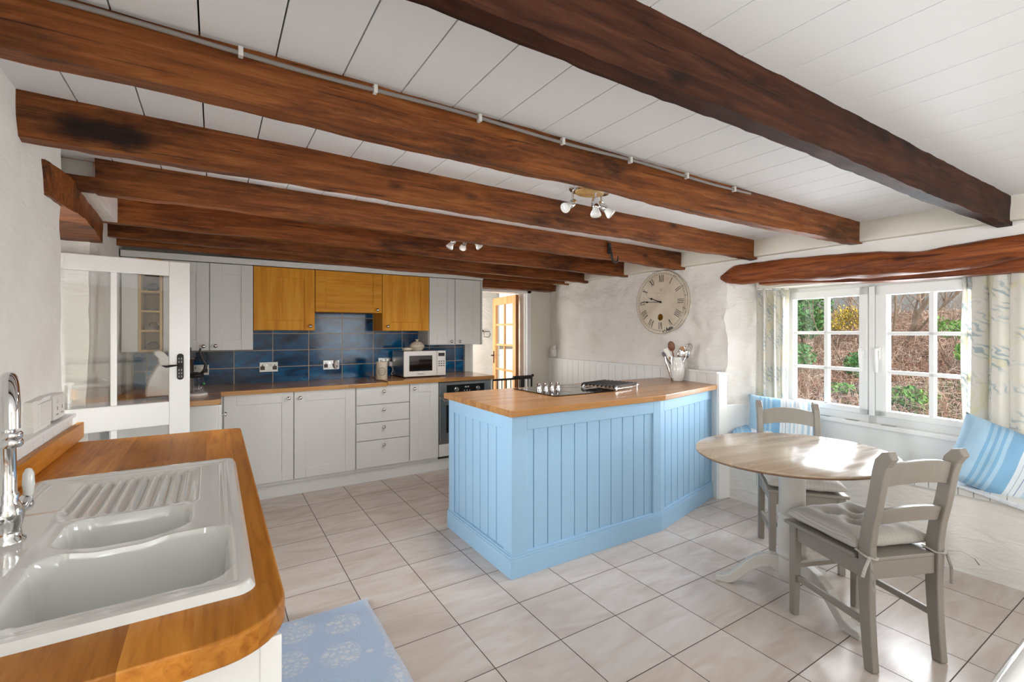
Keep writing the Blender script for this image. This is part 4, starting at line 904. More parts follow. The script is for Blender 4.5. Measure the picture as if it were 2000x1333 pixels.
# ---------------------------------------------------------------- clock
ck = thing('wall_clock', 'large round cream wall clock with black roman numerals', 'clock', (3.605, 3.037, 1.645))
CK = Matrix(((0, 0, -1, 3.606), (-1, 0, 0, 3.037), (0, 1, 0, 1.645), (0, 0, 0, 1)))  # (right, up, toward room)
CKT = CK @ Matrix.Rotation(radians(-2), 4, 'X')
bb = MB(); bb.T = CKT; bb.lathe([(.27, -.03), (.298, -.03), (.303, -.004), (.303, .006), (.297, .012), (.288, .010), (0, .010)], n=72); bb.build('dial', M['dial'], ck)
bb = MB(); bb.T = CKT; bb.tube([(.300*cos(2*pi*k/72), .300*sin(2*pi*k/72), .007) for k in range(73)], .0045, 6); bb.build('rim', basic('worn rim', '#6f6a60', .6, var=(14, '#c9bfae')), ck)
bb = MB(); bb.T = CKT
for r in (.279, .268): bb.tube([(r*cos(2*pi*k/72), r*sin(2*pi*k/72), .0105) for k in range(73)], .0007, 4)
for k in range(60):
    a = 2*pi*k/60; bb.T = CKT @ Matrix.Rotation(a, 4, 'Z'); bb.box((-.0012, .268, .0100), (.0012, .279, .0112))
bb.build('minute_track', M['grey_lid'], ck)
NUM = ['XII', 'I', 'II', 'III', 'IIII', 'V', 'VI', 'VII', 'VIII', 'IX', 'X', 'XI']
for k, s in enumerate(NUM):
    bb = MB(); T = CKT @ Matrix.Rotation(-2*pi*k/12, 4, 'Z') @ Matrix.Translation((0, .225, 0)); bb.T = T
    wd = [{'I': .016, 'V': .030, 'X': .030}[c] for c in s]; x = -sum(wd)/2
    def stroke(xa, xb, th):
        l = hypot(xb-xa, .066); a = atan2(xb-xa, .066); bb.T = T @ Matrix.Translation(((xa+xb)/2, 0, 0)) @ Matrix.Rotation(-a, 4, 'Z'); bb.box((-th/2, -l/2, .0100), (th/2, l/2, .0115)); bb.T = T
    for c, w in zip(s, wd):
        m_ = x+w/2
        if c == 'I': stroke(m_, m_, .005)
        elif c == 'V': stroke(m_, x+.003, .0055); stroke(m_, x+w-.004, .003)
        else: stroke(x+w-.005, x+.004, .0065); stroke(x+.004, x+w-.005, .003)
        x += w
    bb.build('numeral', M['ink'], ck)
def hand(name, ang, length, w, tip):
    bb = MB(); bb.T = CKT @ Matrix.Rotation(ang, 4, 'Z')
    bb.prism([(-w, -.01), (w, -.01), (w*.6, length*.62), (tip, length*.70), (w*.5, length*.78), (0, length), (-w*.5, length*.78), (-tip, length*.70), (-w*.6, length*.62)], .016, .0175); bb.build(name, M['ink'], ck)
hand('hour_hand', radians(72), .165, .005, .013); hand('minute_hand', radians(90-2), .235, .0035, .010)
bb = MB(); bb.T = CKT; bb.cyl((0, 0, .01), (0, 0, .021), .010, 16); bb.build('hub', M['ink'], ck)
bb = MB(); bb.T = CKT @ Matrix.Translation((0, -.145, 0)); bb.lathe([(.029, .010), (.030, .0125), (.024, .0135), (.022, .011), (0, .011)], n=28, sy=1.08); bb.box((-.002, -.014, .011), (.002, .014, .015)); bb.build('brass_dial', M['brass'], ck)
bb = MB(); bb.T = CKT
for k in range(46):
    a = -pi/2+R.gauss(.38, .09); r = .292-abs(R.gauss(0, .014)); x, y = r*cos(a), r*sin(a); q = R.uniform(.004, .009)
    bb.T = CKT @ Matrix.Translation((x, y, 0)) @ Matrix.Rotation(R.uniform(0, 3), 4, 'Z'); bb.prism([(-q, -q*.6), (q*.8, -q), (q, q*.5), (-q*.3, q)], .0098, .0112+R.uniform(0, .0006))
for a, n_ in ((.52, 5), (.95, 4), (.1, 3), (-.3, 4)):
    for k in range(n_):
        r = R.uniform(.26, .295); aa = a+R.uniform(-.08, .08); q = R.uniform(.002, .006); bb.T = CKT @ Matrix.Translation((r*cos(aa), r*sin(aa), 0)); bb.prism([(-q, -q*.6), (q*.8, -q), (q, q*.5), (-q*.3, q)], .0098, .0113)
bb.build('chipped_paint', M['grey_lid'], ck)
bb = MB(); bb.T = CKT
for k in range(9):
    bb.box((-.055+.0125*k, .083+.006*sin(k), .0099), (-.047+.0125*k, .087+.006*sin(k), .0108))
for a in (-.5, 0, .5): bb.T = CKT @ Matrix.Translation((0, .10, 0)) @ Matrix.Rotation(a, 4, 'Z'); bb.box((-.001, 0, .0099), (.001, .035, .0108))
bb.build('maker_mark', basic('faded grey ink', '#a79d8c', .7), ck)
# switch box by the pillar
t = thing('thermostat', 'small white thermostat switch box on the clock wall above the boarding', 'switch', (3.59, 4.72, 1.05))
bb = MB(); bb.box((3.575, 4.69, 1.055), (3.625, 4.765, 1.15)); bb.build('box', M['white_plastic'], t, bevel=.006)
bb = MB(); bb.box((3.585, 4.70, 1.15), (3.625, 4.755, 1.185)); bb.build('cap', M['white_plastic'], t, bevel=.004)
bb = MB(); bb.box((3.572, 4.715, 1.09), (3.576, 4.74, 1.125)); bb.build('rocker', M['ceramic'], t, bevel=.002)

# ---------------------------------------------------------------- sink counter
SX0, SX1, SY0, SY1 = -.452, .063, .94, 1.945
bb = MB()
outer = [(-.50, .815), (.0, .815)]+[(.0+.105*cos(-pi/2+pi/2*k/10), .92+.105*sin(-pi/2+pi/2*k/10)) for k in range(1, 11)]+[(.107, 2.545)]+[(.077+.03*cos(pi/2*k/6), 2.575+.03*sin(pi/2*k/6)) for k in range(1, 7)]+[(-.50, 2.622)]
bb.slab([outer, rrect(SX0+.012, SY0+.012, SX1-.012, SY1-.012, .03)], .858, .90)
wt = tag(bb.build('worktop', M['worktop_sink'], bevel=.006, seg=3), 'oiled oak worktop around the white sink, with a rounded corner', 'worktop')
bb = MB(); bb.box((-.501, .3, .9005), (-.478, 2.72, .968)); bb.build('upstand', M['worktop_sink'], wt, bevel=.003)
# ceramic sink: one glazed surface with two bowls and a ribbed drainer
def sdr(x, y, x0, y0, x1, y1, r):
    qx = abs(x-(x0+x1)/2)-(x1-x0)/2+r; qy = abs(y-(y0+y1)/2)-(y1-y0)/2+r
    return hypot(max(qx, 0), max(qy, 0))+min(max(qx, qy), 0)-r
def sink_z(x, y):
    d = -sdr(x, y, SX0, SY0, SX1, SY1, .03)
    z = .8995+.0145*sstep(-.001, .010, d)
    deck = .0045*sstep(.026, .034, d)+.0035*sstep(.042, .05, d); z -= deck
    if x < -.30 and y < 1.62: z += .006*sstep(-.30, -.32, x)*sstep(1.62, 1.58, y)
    r = sstep(-.335, -.31, x)*sstep(-.045, -.07, x)*sstep(1.535, 1.57, y)*sstep(1.885, 1.85, y)
    z += r*(-.002+.0062*cos(2*pi*(x+.3)/.0285))
    z -= .006*sstep(-.33, -.30, x)*sstep(-.035, -.055, x)*sstep(1.50, 1.53, y)*sstep(1.9, 1.87, y)
    m = sdr(x, y, -.295, 1.018, .022, 1.287, .045); z -= .205*sstep(.008, -.018, m)
    h = sdr(x, y, -.285, 1.325, -.055, 1.505, .05); z -= .125*sstep(.008, -.018, h)
    notch = sstep(.10, .03, abs(x+.17))*sstep(.028, .0, abs(y-1.305)); z -= .014*notch*(1 if m > -.03 and h > -.03 else 0)
    return z
nx, ny = 116, 224; vs = []; fs = []
for j in range(ny+1):
    for i in range(nx+1):
        x = SX0+(SX1-SX0)*i/nx; y = SY0+(SY1-SY0)*j/ny; r = .03; px, py = x, y
        cx = min(max(x, SX0+r), SX1-r); cy = min(max(y, SY0+r), SY1-r); q = hypot(x-cx, y-cy)
        if q > r: px, py = cx+(x-cx)*r/q, cy+(y-cy)*r/q
        vs.append((px, py, sink_z(px, py)))
for j in range(ny):
    for i in range(nx): a = j*(nx+1)+i; fs.append((a, a+1, a+nx+2, a+nx+1))
snk = thing('sink', 'white ceramic one and a half bowl sink with ribbed drainer', 'sink', (-.2, 1.44, .9))
bb = MB(); bb.add(vs, fs, True); bb.build('basin', M['ceramic'], snk, normals=False)
for x, y, z in ((-.14, 1.14, .7062), (-.17, 1.415, .783)):
    bb = MB(); bb.lathe([(.040, 0), (.038, .003), (.028, .002), (.024, -.004), (0, -.004)], (x, y, z), 24); bb.build('drain', M['chrome'], snk)
bb = MB(); bb.lathe([(0, 0), (.012, 0), (.010, .002), (0, .002)], (-.2, 1.0265, .80), 14, RX(-pi/2)); bb.build('overflow', M['grey_lid'], snk)
# tap
tp = thing('mixer_tap', 'chrome swan neck mixer tap with white lever handles on the sink', 'tap', (-.37, 1.42, .905))
TX, TY, TZ = -.372, 1.415, .909
bb = MB(); bb.lathe([(.030, 0), (.030, .006), (.024, .012), (.022, .03), (.026, .045), (.028, .06), (.024, .078), (.018, .09), (.020, .10), (.016, .108), (.0145, .20), (.0165, .205), (.0165, .212), (.0145, .217), (0, .217)], (TX, TY, TZ), 28); bb.build('column', M['chrome'], tp)
bb = MB(); P = [(TX, TY, TZ+.2)]
for k in range(15):
    a = pi*k/14; P.append((TX+.02*(1-cos(a)), TY-.065*(1-cos(a)), TZ+.285+.068*sin(a)))
P += [(TX+.041, TY-.132, TZ+.26)]
bb.tube(P, [.0135]*len(P), 14); bb.lathe([(.0145, 0), (.017, .004), (.017, .012), (.0145, .016), (.0165, .02), (.0165, .026), (.0135, .03)], (TX+.041, TY-.132, TZ+.225), 18); bb.build('spout', M['chrome'], tp)
for s, nm in ((1, 'lever'), (-1, 'lever')):
    bb = MB(); bb.tube([(TX, TY, TZ+.052), (TX+.012*s, TY+.042*s, TZ+.058), (TX+.016*s, TY+.058*s, TZ+.075)], [.012, .011, .012], 10); bb.sphere((TX+.014*s, TY+.062*s, TZ+.06), .014, 12); lv = bb.build('valve', M['chrome'], tp)
    bb = MB(); bb.lathe([(.006, 0), (.011, .008), (.0135, .03), (.0115, .055), (.006, .064), (0, .066)], (TX+.018*s, TY+.064*s, TZ+.075), 16, sx=.8); bb.build('handle', M['ceramic'], lv)
# sink cabinet (hollow: panels only)
t = thing('sink_cabinet', 'white painted cabinet under the oak sink worktop', 'cabinet', (-.2, 1.7, 0))
bb = MB(); bb.box((-.48, .862, .0), (.072, .88, .858)); bb.box((-.48, 2.56, 0), (.072, 2.578, .858)); bb.box((-.48, .88, .1), (.06, 2.56, .118)); bb.box((.0, .88, 0), (.012, 2.56, .1)); bb.build('body', M['white_paint'], t, bevel=.001)
T = Matrix(((0, -1, 0, .092), (1, 0, 0, 0), (0, 0, 1, 0), (0, 0, 0, 1)))
for k in range(3):
    bb = MB(); bb.T = T; y0 = .866+.5705*k; shaker(bb, y0+.002, y0+.567, .12, .845, 0, .08); d = bb.build('door', M['white_paint'], t, bevel=.002); knob(d, .092, y0+.52, .79, 'x')
bb = MB(); bb.box((.062, .858, .0), (.094, .864, .858)); bb.build('end_bead', M['white_paint'], t, bevel=.002)
# plastered-in double sockets on the left wall
t = thing('double_socket', 'white double socket set in plaster on the wall behind the tap', 'socket', (-.515, 2.47, 1.03))
bb = MB(); bb.box((-.54, 2.40, 1.025), (-.505, 2.545, 1.118)); bb.build('face_plate', M['white_plastic'], t, bevel=.004)
for y in (2.44, 2.505):
    bb = MB(); bb.box((-.506, y-.006, 1.088), (-.501, y+.006, 1.106)); bb.build('rocker_switch', M['white_plastic'], t, bevel=.001)
    bb = MB(); bb.box((-.5055, y-.003, 1.06), (-.5045, y+.003, 1.073)); bb.box((-.5055, y-.013, 1.042), (-.5045, y-.005, 1.047)); bb.box((-.5055, y+.005, 1.042), (-.5045, y+.013, 1.047)); bb.build('pin_holes', M['brown_plastic'], t)
t = thing('double_socket', 'white back box and socket nearer the tap on the left wall', 'socket', (-.515, 2.29, 1.03))
bb = MB(); rough_box(bb, (-.58, 2.19, 1.015), (-.513, 2.39, 1.12), .02, [(.006, 12), (.003, 25)]); bb.build('plaster_box', M['plaster'], t)
bb = MB(); bb.box((-.516, 2.235, 1.028), (-.506, 2.372, 1.108)); bb.build('face_plate', M['white_plastic'], t, bevel=.003)
# rug
bb = MB(); vs = []; fs = []; nx, ny = 20, 44
rg = MB(); rough_box(rg, (.125, 1.22, .001), (.648, 2.40, .013), .03, [(.003, 9), (.002, 25)], fmap=lambda p: (p[0], p[1], p[2]))
tag(rg.build('rug', M['rug'], origin=(.386, 1.81, .0)), 'pale blue rug with white medallions in front of the sink cabinet', 'rug')
# steel-edged range at the very corner of the view
t = thing('range_cooker', 'pale steel edged range top at the lower corner of the view', 'cooker', (1.5, -.2, 0))
bb = MB(); bb.box((.80, -.45, .0), (1.7, .13, .875)); bb.build('body', M['ceramic'], t, bevel=.01)
bb = MB(); bb.box((.79, -.46, .875), (1.72, .165, .893)); bb.build('hob_plate', M['steel'], t, bevel=.006, seg=3)
bb = MB(); bb.tube([(.79, .175, .885), (1.72, .175, .885)], .016, 14); bb.build('towel_rail', M['ceramic'], t)

# ---------------------------------------------------------------- table
tb = thing('pedestal_table', 'oval pedestal table with limed top and grey painted base', 'table', (2.505, 1.275, 0), -.13)
TT = Matrix.Translation((2.505, 1.275, 0)) @ Matrix.Rotation(-.13, 4, 'Z')
bb = MB(); bb.T = TT; bb.lathe([(0, .724), (.80, .724), (.93, .726), (.985, .732), (1, .738), (1, .743)], n=72, sx=.492, sy=.432); bb.build('table_edge', M['table_edge'], tb)
bb = MB(); bb.T = TT; bb.lathe([(1, .743), (.995, .7485), (.985, .75), (0, .75)], n=72, sx=.492, sy=.432); bb.build('tabletop', M['table_top'], tb)
bb = MB(); bb.T = TT; bb.lathe([(.19, .724), (.19, .705), (.075, .70), (.062, .69), (.060, .50), (.063, .43), (.058, .425), (.064, .415), (.064, .405), (.057, .40), (.063, .39), (.066, .37), (.068, .26), (.064, .235), (.072, .225), (.072, .215), (.062, .205), (.066, .19), (.066, .10), (.055, .09), (0, .09)], n=36); bb.build('pedestal', M['table_base'], tb)
for ang in (118, 255, 4):
    bb = MB(); bb.T = Matrix.Translation((2.505, 1.275, 0)) @ Matrix.Rotation(radians(ang), 4, 'Z') @ Matrix.Rotation(pi/2, 4, 'X')
    up = [(.04, .205), (.10, .205), (.16, .185), (.21, .145), (.255, .09), (.29, .052), (.325, .036), (.355, .034), (.365, .022)]
    dn = [(.36, .0), (.30, .0), (.27, .012), (.235, .045), (.19, .095), (.145, .125), (.10, .14), (.04, .105)]
    bb.prism(up+dn, -.024, .024); bb.build('foot', M['table_base'], tb, bevel=.005)

# ---------------------------------------------------------------- chairs
def pillow(bb, w, h, t, n=26, pinch=.07, wr=.006, tufts=(), p=4.0, seed=0, tf=.55, flatbottom=False, ps=14):
    vs = []; fs = []
    for s in (1, -1):
        for j in range(n+1):
            for i in range(n+1):
                u = -1+2*i/n; v = -1+2*j/n; k = ((1-abs(u)**p)*(1-abs(v)**p))**.5
                x = w/2*u*(1-pinch*(1-v*v)); y = h/2*v*(1-pinch*(1-u*u)); z = t/2*k*(1 if s > 0 or not flatbottom else .6)
                for tu, tv in tufts: z *= 1-tf*math.exp(-((u-tu)**2+(v-tv)**2)/.035)
                if wr: z += wr*nz((x, y, seed+s*3), ps)*k+wr*1.2*nz((x*2.5, y*.8, seed+s), 9)*k
                vs.append((x, y, s*z))
    m = (n+1)*(n+1)
    for s in range(2):
        for j in range(n):
            for i in range(n):
                a = s*m+j*(n+1)+i; q = (a, a+1, a+n+2, a+n+1); fs.append(q if s == 0 else q[::-1])
    return bb.add(vs, fs, True)
def weld(o):
    bm = bmesh.new(); bm.from_mesh(o.data); bmesh.ops.remove_doubles(bm, verts=bm.verts, dist=2e-4); bmesh.ops.recalc_face_normals(bm, faces=bm.faces)
    for f in bm.faces: f.smooth = True
    bm.to_mesh(o.data); bm.free()
def sweep_post(bb, path, x0, x1):
    vs = []; fs = []; n = len(path)
    for k, (y, z, h) in enumerate(path):
        a = path[max(k-1, 0)]; c = path[min(k+1, n-1)]; dy, dz = c[0]-a[0], c[1]-a[1]; l = hypot(dy, dz); ny, nz_ = dz/l, -dy/l
        for x, s in ((x0, -1), (x1, -1), (x1, 1), (x0, 1)): vs.append((x, y+ny*h*s, z+nz_*h*s))
    for k in range(n-1):
        for i in range(4): j = (i+1) % 4; fs.append((4*k+i, 4*k+j, 4*k+4+j, 4*k+4+i))
    fs += [(3, 2, 1, 0), (4*n-4, 4*n-3, 4*n-2, 4*n-1)]
    bb.add(vs, fs)
CP = [(-.212, 0, .021), (-.204, .08, .022), (-.195, .2, .024), (-.190, .32, .026), (-.192, .42, .027), (-.194, .50, .027), (-.206, .58, .026), (-.225, .66, .025), (-.240, .74, .025), (-.250, .80, .026), (-.262, .845, .027), (-.283, .872, .024), (-.305, .885, .016)]
def yb(z):
    for a, c in zip(CP, CP[1:]):
        if a[1] <= z <= c[1]: t = (z-a[1])/(c[1]-a[1]); return a[0]+(c[0]-a[0])*t
    return CP[-1][0]
def make_chair(label, loc, rz):
    t = thing('dining_chair', label, 'chair', loc, rz); T = W[t]
    m = M['chair']
    for s in (-1, 1):
        bb = MB(); bb.T = T; sweep_post(bb, CP, s*.165-.0175, s*.165+.0175); bb.build('back_leg', m, t, bevel=.006, seg=3)
    for s in (-1, 1):
        bb = MB(); bb.T = T; x = s*.172; a = .0205; c = .016
        bb.add([(x-c, .185-c, 0), (x+c, .185-c, 0), (x+c, .185+c, 0), (x-c, .185+c, 0), (x-a, .175-a, .43), (x+a, .175-a, .43), (x+a, .175+a, .43), (x-a, .175+a, .43)], [(3,2,1,0),(4,5,6,7),(0,1,5,4),(1,2,6,5),(2,3,7,6),(3,0,4,7)])
        bb.build('front_leg', m, t, bevel=.005)
    bb = MB(); bb.T = T
    bb.box((-.155, .160, .36), (.155, .19, .43)); bb.box((-.15, -.205, .36), (.15, -.18, .43))
    for s in (-1, 1): bb.box((s*.17-.011, -.18, .36), (s*.17+.011, .16, .43))
    bb.build('seat_rail', m, t, bevel=.003)
    bb = MB(); bb.T = T; bb.prism([(-.205, .215), (-.19, -.155), (-.147, -.160), (-.147, -.208), (.147, -.208), (.147, -.160), (.19, -.155), (.205, .215)], .43, .448); bb.build('seat', m, t, bevel=.005)
    for s in (-1, 1):
        bb = MB(); bb.T = T; bb.box((s*.168-.009, -.205, .168), (s*.168+.009, .175, .196)); bb.build('stretcher', m, t, bevel=.004)
    bb = MB(); bb.T = T; bb.box((-.16, .17, .225), (.16, .188, .25)); bb.build('stretcher', m, t, bevel=.004)
    for z0, z1, arch, nm in ((.745, .835, .022, 'top_rail'), (.585, .645, .016, 'back_rail')):
        bb = MB(); bb.T = T; vs = []; fs = []; n = 14
        for k in range(n+1):
            q = -1+2*k/n; x = .15*q; dz = arch*(1-q*q); bow = -.012*(1-q*q)
            for z in (z0+dz*.75, z1+dz):
                yy = yb(min(.86, z))+bow; vs += [(x, yy-.011, z), (x, yy+.011, z)]
        for k in range(n):
            a = 4*k; c = a+4; fs += [(a, a+2, c+2, c), (a+1, c+1, c+3, a+3), (a+2, a+3, c+3, c+2), (a, c, c+1, a+1)]
        fs += [(0, 1, 3, 2), (4*n, 4*n+2, 4*n+3, 4*n+1)]
        bb.add(vs, fs); bb.build(nm, m, t, bevel=.003)
    return t
def make_cushion(label, loc, rz):
    t = thing('seat_cushion', label, 'cushion', (loc[0], loc[1], .448), rz)
    T = Matrix.Translation((loc[0], loc[1], .448)) @ Matrix.Rotation(rz, 4, 'Z')
    bb = MB(); bb.T = T @ Matrix.Translation((0, .025, .031)); pillow(bb, .40, .385, .105, 34, .045, .005, [(-.33, -.33), (.33, -.33), (-.33, .33), (.33, .33), (0, 0)], 4.5, 3, .72, True); o = bb.build('pad', M['cushion'], t, normals=False); weld(o)
    bb = MB(); bb.T = T
    for tu, tv in ((-.33, -.33), (.33, -.33), (-.33, .33), (.33, .33), (0, 0)): bb.sphere((tu*.19, .025+tv*.185, .048), .006, 8, sc=(1, 1, .5))
    bb.build('buttons', M['cushion'], t)
    for s in (-1, 1):
        bb = MB(); bb.T = T; x = s*.165; x2 = s*.19
        bb.tube([(s*.15, -.15, .03), (x2, -.165, .022), (x2, -.215, .012), (x, -.232, .006), (s*.142, -.215, .004), (s*.14, -.16, .012)], .006, 8, flat=.35)
        bb.tube([(x2-s*.004, -.222, .01), (x2+s*.03, -.25, .02), (x2+s*.07, -.27, -.005), (x2+s*.085, -.275, -.03)], .006, 8, flat=.35)
        bb.tube([(x2-s*.01, -.224, .008), (x2-s*.002, -.238, -.05), (x2-s*.006, -.242, -.115)], .007, 8, flat=.35)
        bb.build('tie', M['cushion'], t)
    return t
make_chair('taupe ladder back chair nearest the camera, its back to the viewer', (2.455, .958, 0), -.387)
make_cushion('tied ticking cushion on the chair nearest the camera', (2.455, .958), -.387)
make_chair('taupe ladder back chair on the window side of the table', (2.996, 1.492, 0), 2.261)
make_cushion('tied ticking cushion on the chair at the window side of the table', (2.996, 1.492), 2.261)
# ---------------------------------------------------------------- pillows on the window seat
def mk_pillow(label, loc, mat3, w, h, t, seed, wr=.010):
    th = thing('striped_pillow', label, 'pillow', loc); th.rotation_euler = mat3.to_euler(); W[th] = Matrix.Translation(loc) @ mat3.to_4x4()
    bb = MB(); bb.T = Matrix.Translation(loc) @ mat3.to_4x4(); pillow(bb, w, h, t, 32, .06, wr, (), 3.2, seed, ps=10)
    me = bb.build('pillow_cover', M['pillow'], th, normals=False); weld(me)
    return th
def frame(xa, ya):
    x = Vector(xa).normalized(); y = Vector(ya); y = (y-x*y.dot(x)).normalized(); z = x.cross(y); return Matrix((x, y, z)).transposed()
mk_pillow('striped blue pillow standing in the corner of the window seat behind the chair', (3.84, 2.03, .655), frame((.55, -.83, -.06), (.16, .08, 1)), .50, .36, .13, 2)
mk_pillow('striped blue pillow lying flat, mostly hidden under the standing pillow', (3.72, 2.20, .535), frame((.6, -.8, 0), (.8, .6, .05)), .34, .26, .09, 8)
mk_pillow('large striped blue pillow slumped on the open end of the window seat', (3.69, .70, .615), frame((.28, -.80, -.36), (.50, .05, .80)), .56, .42, .19, 5, .014)
bb = MB(); vs = []; fs = []; nx, ny = 24, 14
pd = MB()
def padmap(p):
    x, y, z = p; k = sstep(.95, .55, y)*sstep(3.68, 3.545, x); return (x-.02*k, y, z-.055*k)
rough_box(pd, (3.53, .35, .489), (4.02, .98, .502), .03, [(.003, 10)], fmap=padmap); tag(pd.build('seat_pad', stripes('pale checked cotton', None, [(0, '#dfe4ea'), (.5, '#cfd8e3'), (.55, '#e3e6ea')], 1, 16)), 'thin pale blue checked pad on the window seat under the slumped pillow', 'seat pad')
# ---------------------------------------------------------------- curtains
def curtain(label, path, z0, z1, folds, amp, seed):
    n = 220; m = 46; P = [Vector((*p, 0)) for p in path]; segs = [(b_-a).length for a, b_ in zip(P, P[1:])]; L = sum(segs)
    def at(s):
        s *= L
        for a, b_, l in zip(P, P[1:], segs):
            if s <= l or b_ is P[-1]: d = (b_-a)/l; return a+d*min(s, l), d
            s -= l
    vs = []; fs = []; uv = []
    for j in range(m+1):
        v = j/m; z = z0+(z1-z0)*v
        for i in range(n+1):
            u = i/n; p, d = at(u); nn = Vector((-d.y, d.x, 0))
            a = 2*pi*folds*u+.8*nz((u*3, v*.6, seed), 1.5)
            am = amp*(1-.45*sstep(.88, .96, v))*(1+.35*nz((u*5, seed, 0), 1.3)); 
            off = am*sin(a)+am*.35*sin(2*a+1.1)+(1-v)*.02*nz((u*4, v*2, seed+4), 1.0)
            sh = .35*am*cos(2*a)
            if v > .93: off += .008*sin(a*3+seed); sh += .004*sin(a*5)
            q = p+nn*off+d*sh; q.z = z+(.006*sin(a*2) if j == m else 0); vs.append(q); uv.append((u*folds*.12*2+seed, v*(z1-z0)))
    for j in range(m):
        for i in range(n): a = j*(n+1)+i; fs.append((a, a+1, a+n+2, a+n+1))
    t = thing('curtain', label, 'curtain', (P[0].x, P[0].y, z0))
    bb = MB(); bb.add(vs, fs, True); o = bb.build('drape', M['curtain'], t, normals=False)
    ul = o.data.uv_layers.new(name='uv')
    for lp in o.data.loops: ul.data[lp.index].uv = uv[lp.vertex_index]
    q = o.modifiers.new('s', 'SOLIDIFY'); q.thickness = .003
    bb = MB(); bb.tube([(p.x, p.y, z1-.008) for p in P], .006, 8); bb.build('curtain_rail', M['gloss_white'], t)
curtain('patterned linen curtain gathered at the clock side of the window', [(3.83, 2.235), (4.02, 2.075)], .79, 1.725, 3.4, .030, 1.0)
curtain('patterned linen curtain gathered at the open end of the window, above the slumped pillow', [(3.925, .985), (3.90, .86), (3.80, .62), (3.74, .48)], .56, 1.735, 5.2, .032, 4.0)
# ---------------------------------------------------------------- ceiling fittings
def spot(loc, label, heads):
    x, y = loc; z = zc(x)
    t = thing('ceiling_spotlight', label, 'ceiling light', (x, y, z))
    bb = MB(); bb.lathe([(0, 0), (1, 0), (1, -.008), (.96, -.012), (0, -.012)], (x, y, z), 40, sx=.125, sy=.075); bb.build('chrome_plate', M['chrome'], t)
    bb = MB(); bb.lathe([(0, -.012), (1, -.012), (1, -.02), (.95, -.023), (0, -.023)], (x, y, z), 40, sx=.085, sy=.06); bb.build('wood_disc', M['shelf_oak'], t)
    for hx, hy, dx, dy, dz in heads:
        a = Vector((x+hx, y+hy, z-.012)); c = a+Vector((0, 0, -.062)); d = Vector((dx, dy, dz)).normalized(); q = d.to_track_quat('Z', 'Y').to_matrix()
        bb = MB(); bb.cyl(a, c, .006, 10); bb.lathe([(0, -.022), (.014, -.022), (.019, -.012), (.020, .03), (.017, .034), (0, .034)], c, 20, q); h = bb.build('spot_head', M['chrome'], t)
        bb = MB(); bb.lathe([(.014, .03), (.017, .04), (.027, .066), (.0275, .074), (.024, .078), (0, .079)], c, 20, q); bb.build('bulb', M['bulb'], h)
spot((1.675, 1.885), 'chrome and oak ceiling spotlight with three frosted bulbs between the middle beams', [(-.085, .035, -.75, -.15, -.45), (.0, -.045, -.05, -.12, -.98), (.075, -.01, .45, -.45, -.6)])
spot((1.545, 3.1), 'ceiling spotlight mostly hidden behind the hooked beam, bulbs just showing', [(-.060, .038, -.5, .1, -.8), (.03, .05, .1, .6, -.5), (.060, -.038, .5, -.35, -.8)])
# iron hook on the beam
t = thing('beam_hook', 'black iron hook hanging from a ceiling beam near the clock', 'hook', (2.675, 2.775, 1.97))
hx, hy = 2.675, 2.778
bb = MB(); bb.box((hx-.013, hy-.012, 1.985), (hx+.013, hy+.004, 2.075)); bb.build('back_plate', M['iron'], t, bevel=.003)
bb = MB(); bb.tube([(hx, hy-.015, 2.03), (hx, hy-.03, 1.98), (hx, hy-.035, 1.955)]+[(hx+.032*(1-cos(a)), hy-.035, 1.95-.034*sin(a)) for a in [pi*k/10 for k in range(11)]]+[(hx+.066, hy-.035, 1.972)], [.009]*11+[.008, .007, .004], 10); bb.build('hook', M['iron'], t)
# cable with clips along the beam
def by(x): t_ = (x+.55)/4.25; return 1.49-.10*t_+.007*nz((x, 5.1, 0), 1.1)
t = thing('surface_cable', 'grey cable clipped along the upper side of a ceiling beam', 'cable', (1.0, 1.44, 2.09))
bb = MB(); bb.tube([(x, by(x)-.013, zc(x)-.022-.004*sin(x*7)) for x in [-.7+.06*k for k in range(52)]], .0065, 8); bb.build('cable_sleeve', M['cable_grey'], t)
for k in range(7):
    x = .06+.36*k; bb = MB(); bb.box((x-.006, by(x)-.024, zc(x)-.034), (x+.006, by(x)-.004, zc(x)-.008)); bb.build('clip', M['white_plastic'], t, bevel=.002)

# ---------------------------------------------------------------- outdoors beyond the window
def gz(x, y):
    t = sstep(6.2, 17.5, x); return -.18+1.75*t+(.10*nz((x, y, 0), .7)+.05*nz((x, y, 3), 2.1))*sstep(5.5, 7.5, x)
vs = []; fs = []; nx, ny = 70, 60
for j in range(ny+1):
    for i in range(nx+1):
        x = 4.4+(26-4.4)*(i/nx)**1.3; y = -4+20*j/ny; vs.append((x, y, gz(x, y)))
for j in range(ny):
    for i in range(nx): a = j*(nx+1)+i; fs.append((a, a+1, a+nx+2, a+nx+1))
b = MB(); b.add(vs, fs, True); struct(b.build('ground_bank', M['bank'], origin=(12, 4, 0), normals=False), 'brown overgrown bank rising outside the window', 'bank')
vs = []; fs = []; nx, ny = 40, 60
for j in range(ny+1):
    for i in range(nx+1):
        x = 26+150*i/nx; y = -60+(.7*x+75)*j/ny; vs.append((x, y, 1.2+sstep(30, 150, x)*24+1.5*nz((x, y, 0), .08)))
for j in range(ny):
    for i in range(nx): a = j*(nx+1)+i; fs.append((a, a+1, a+nx+2, a+nx+1))
b = MB(); b.add(vs, fs, True); struct(b.build('ground_hill', M['hill'], origin=(80, 40, 0), normals=False), 'misty wooded hillside in the distance', 'hill')
b = MB(); b.box((-8, 6.2, -.22), (12, 40, -.15)); struct(b.build('ground_lawn', M['grass']), 'bright lawn outside the far room', 'lawn')
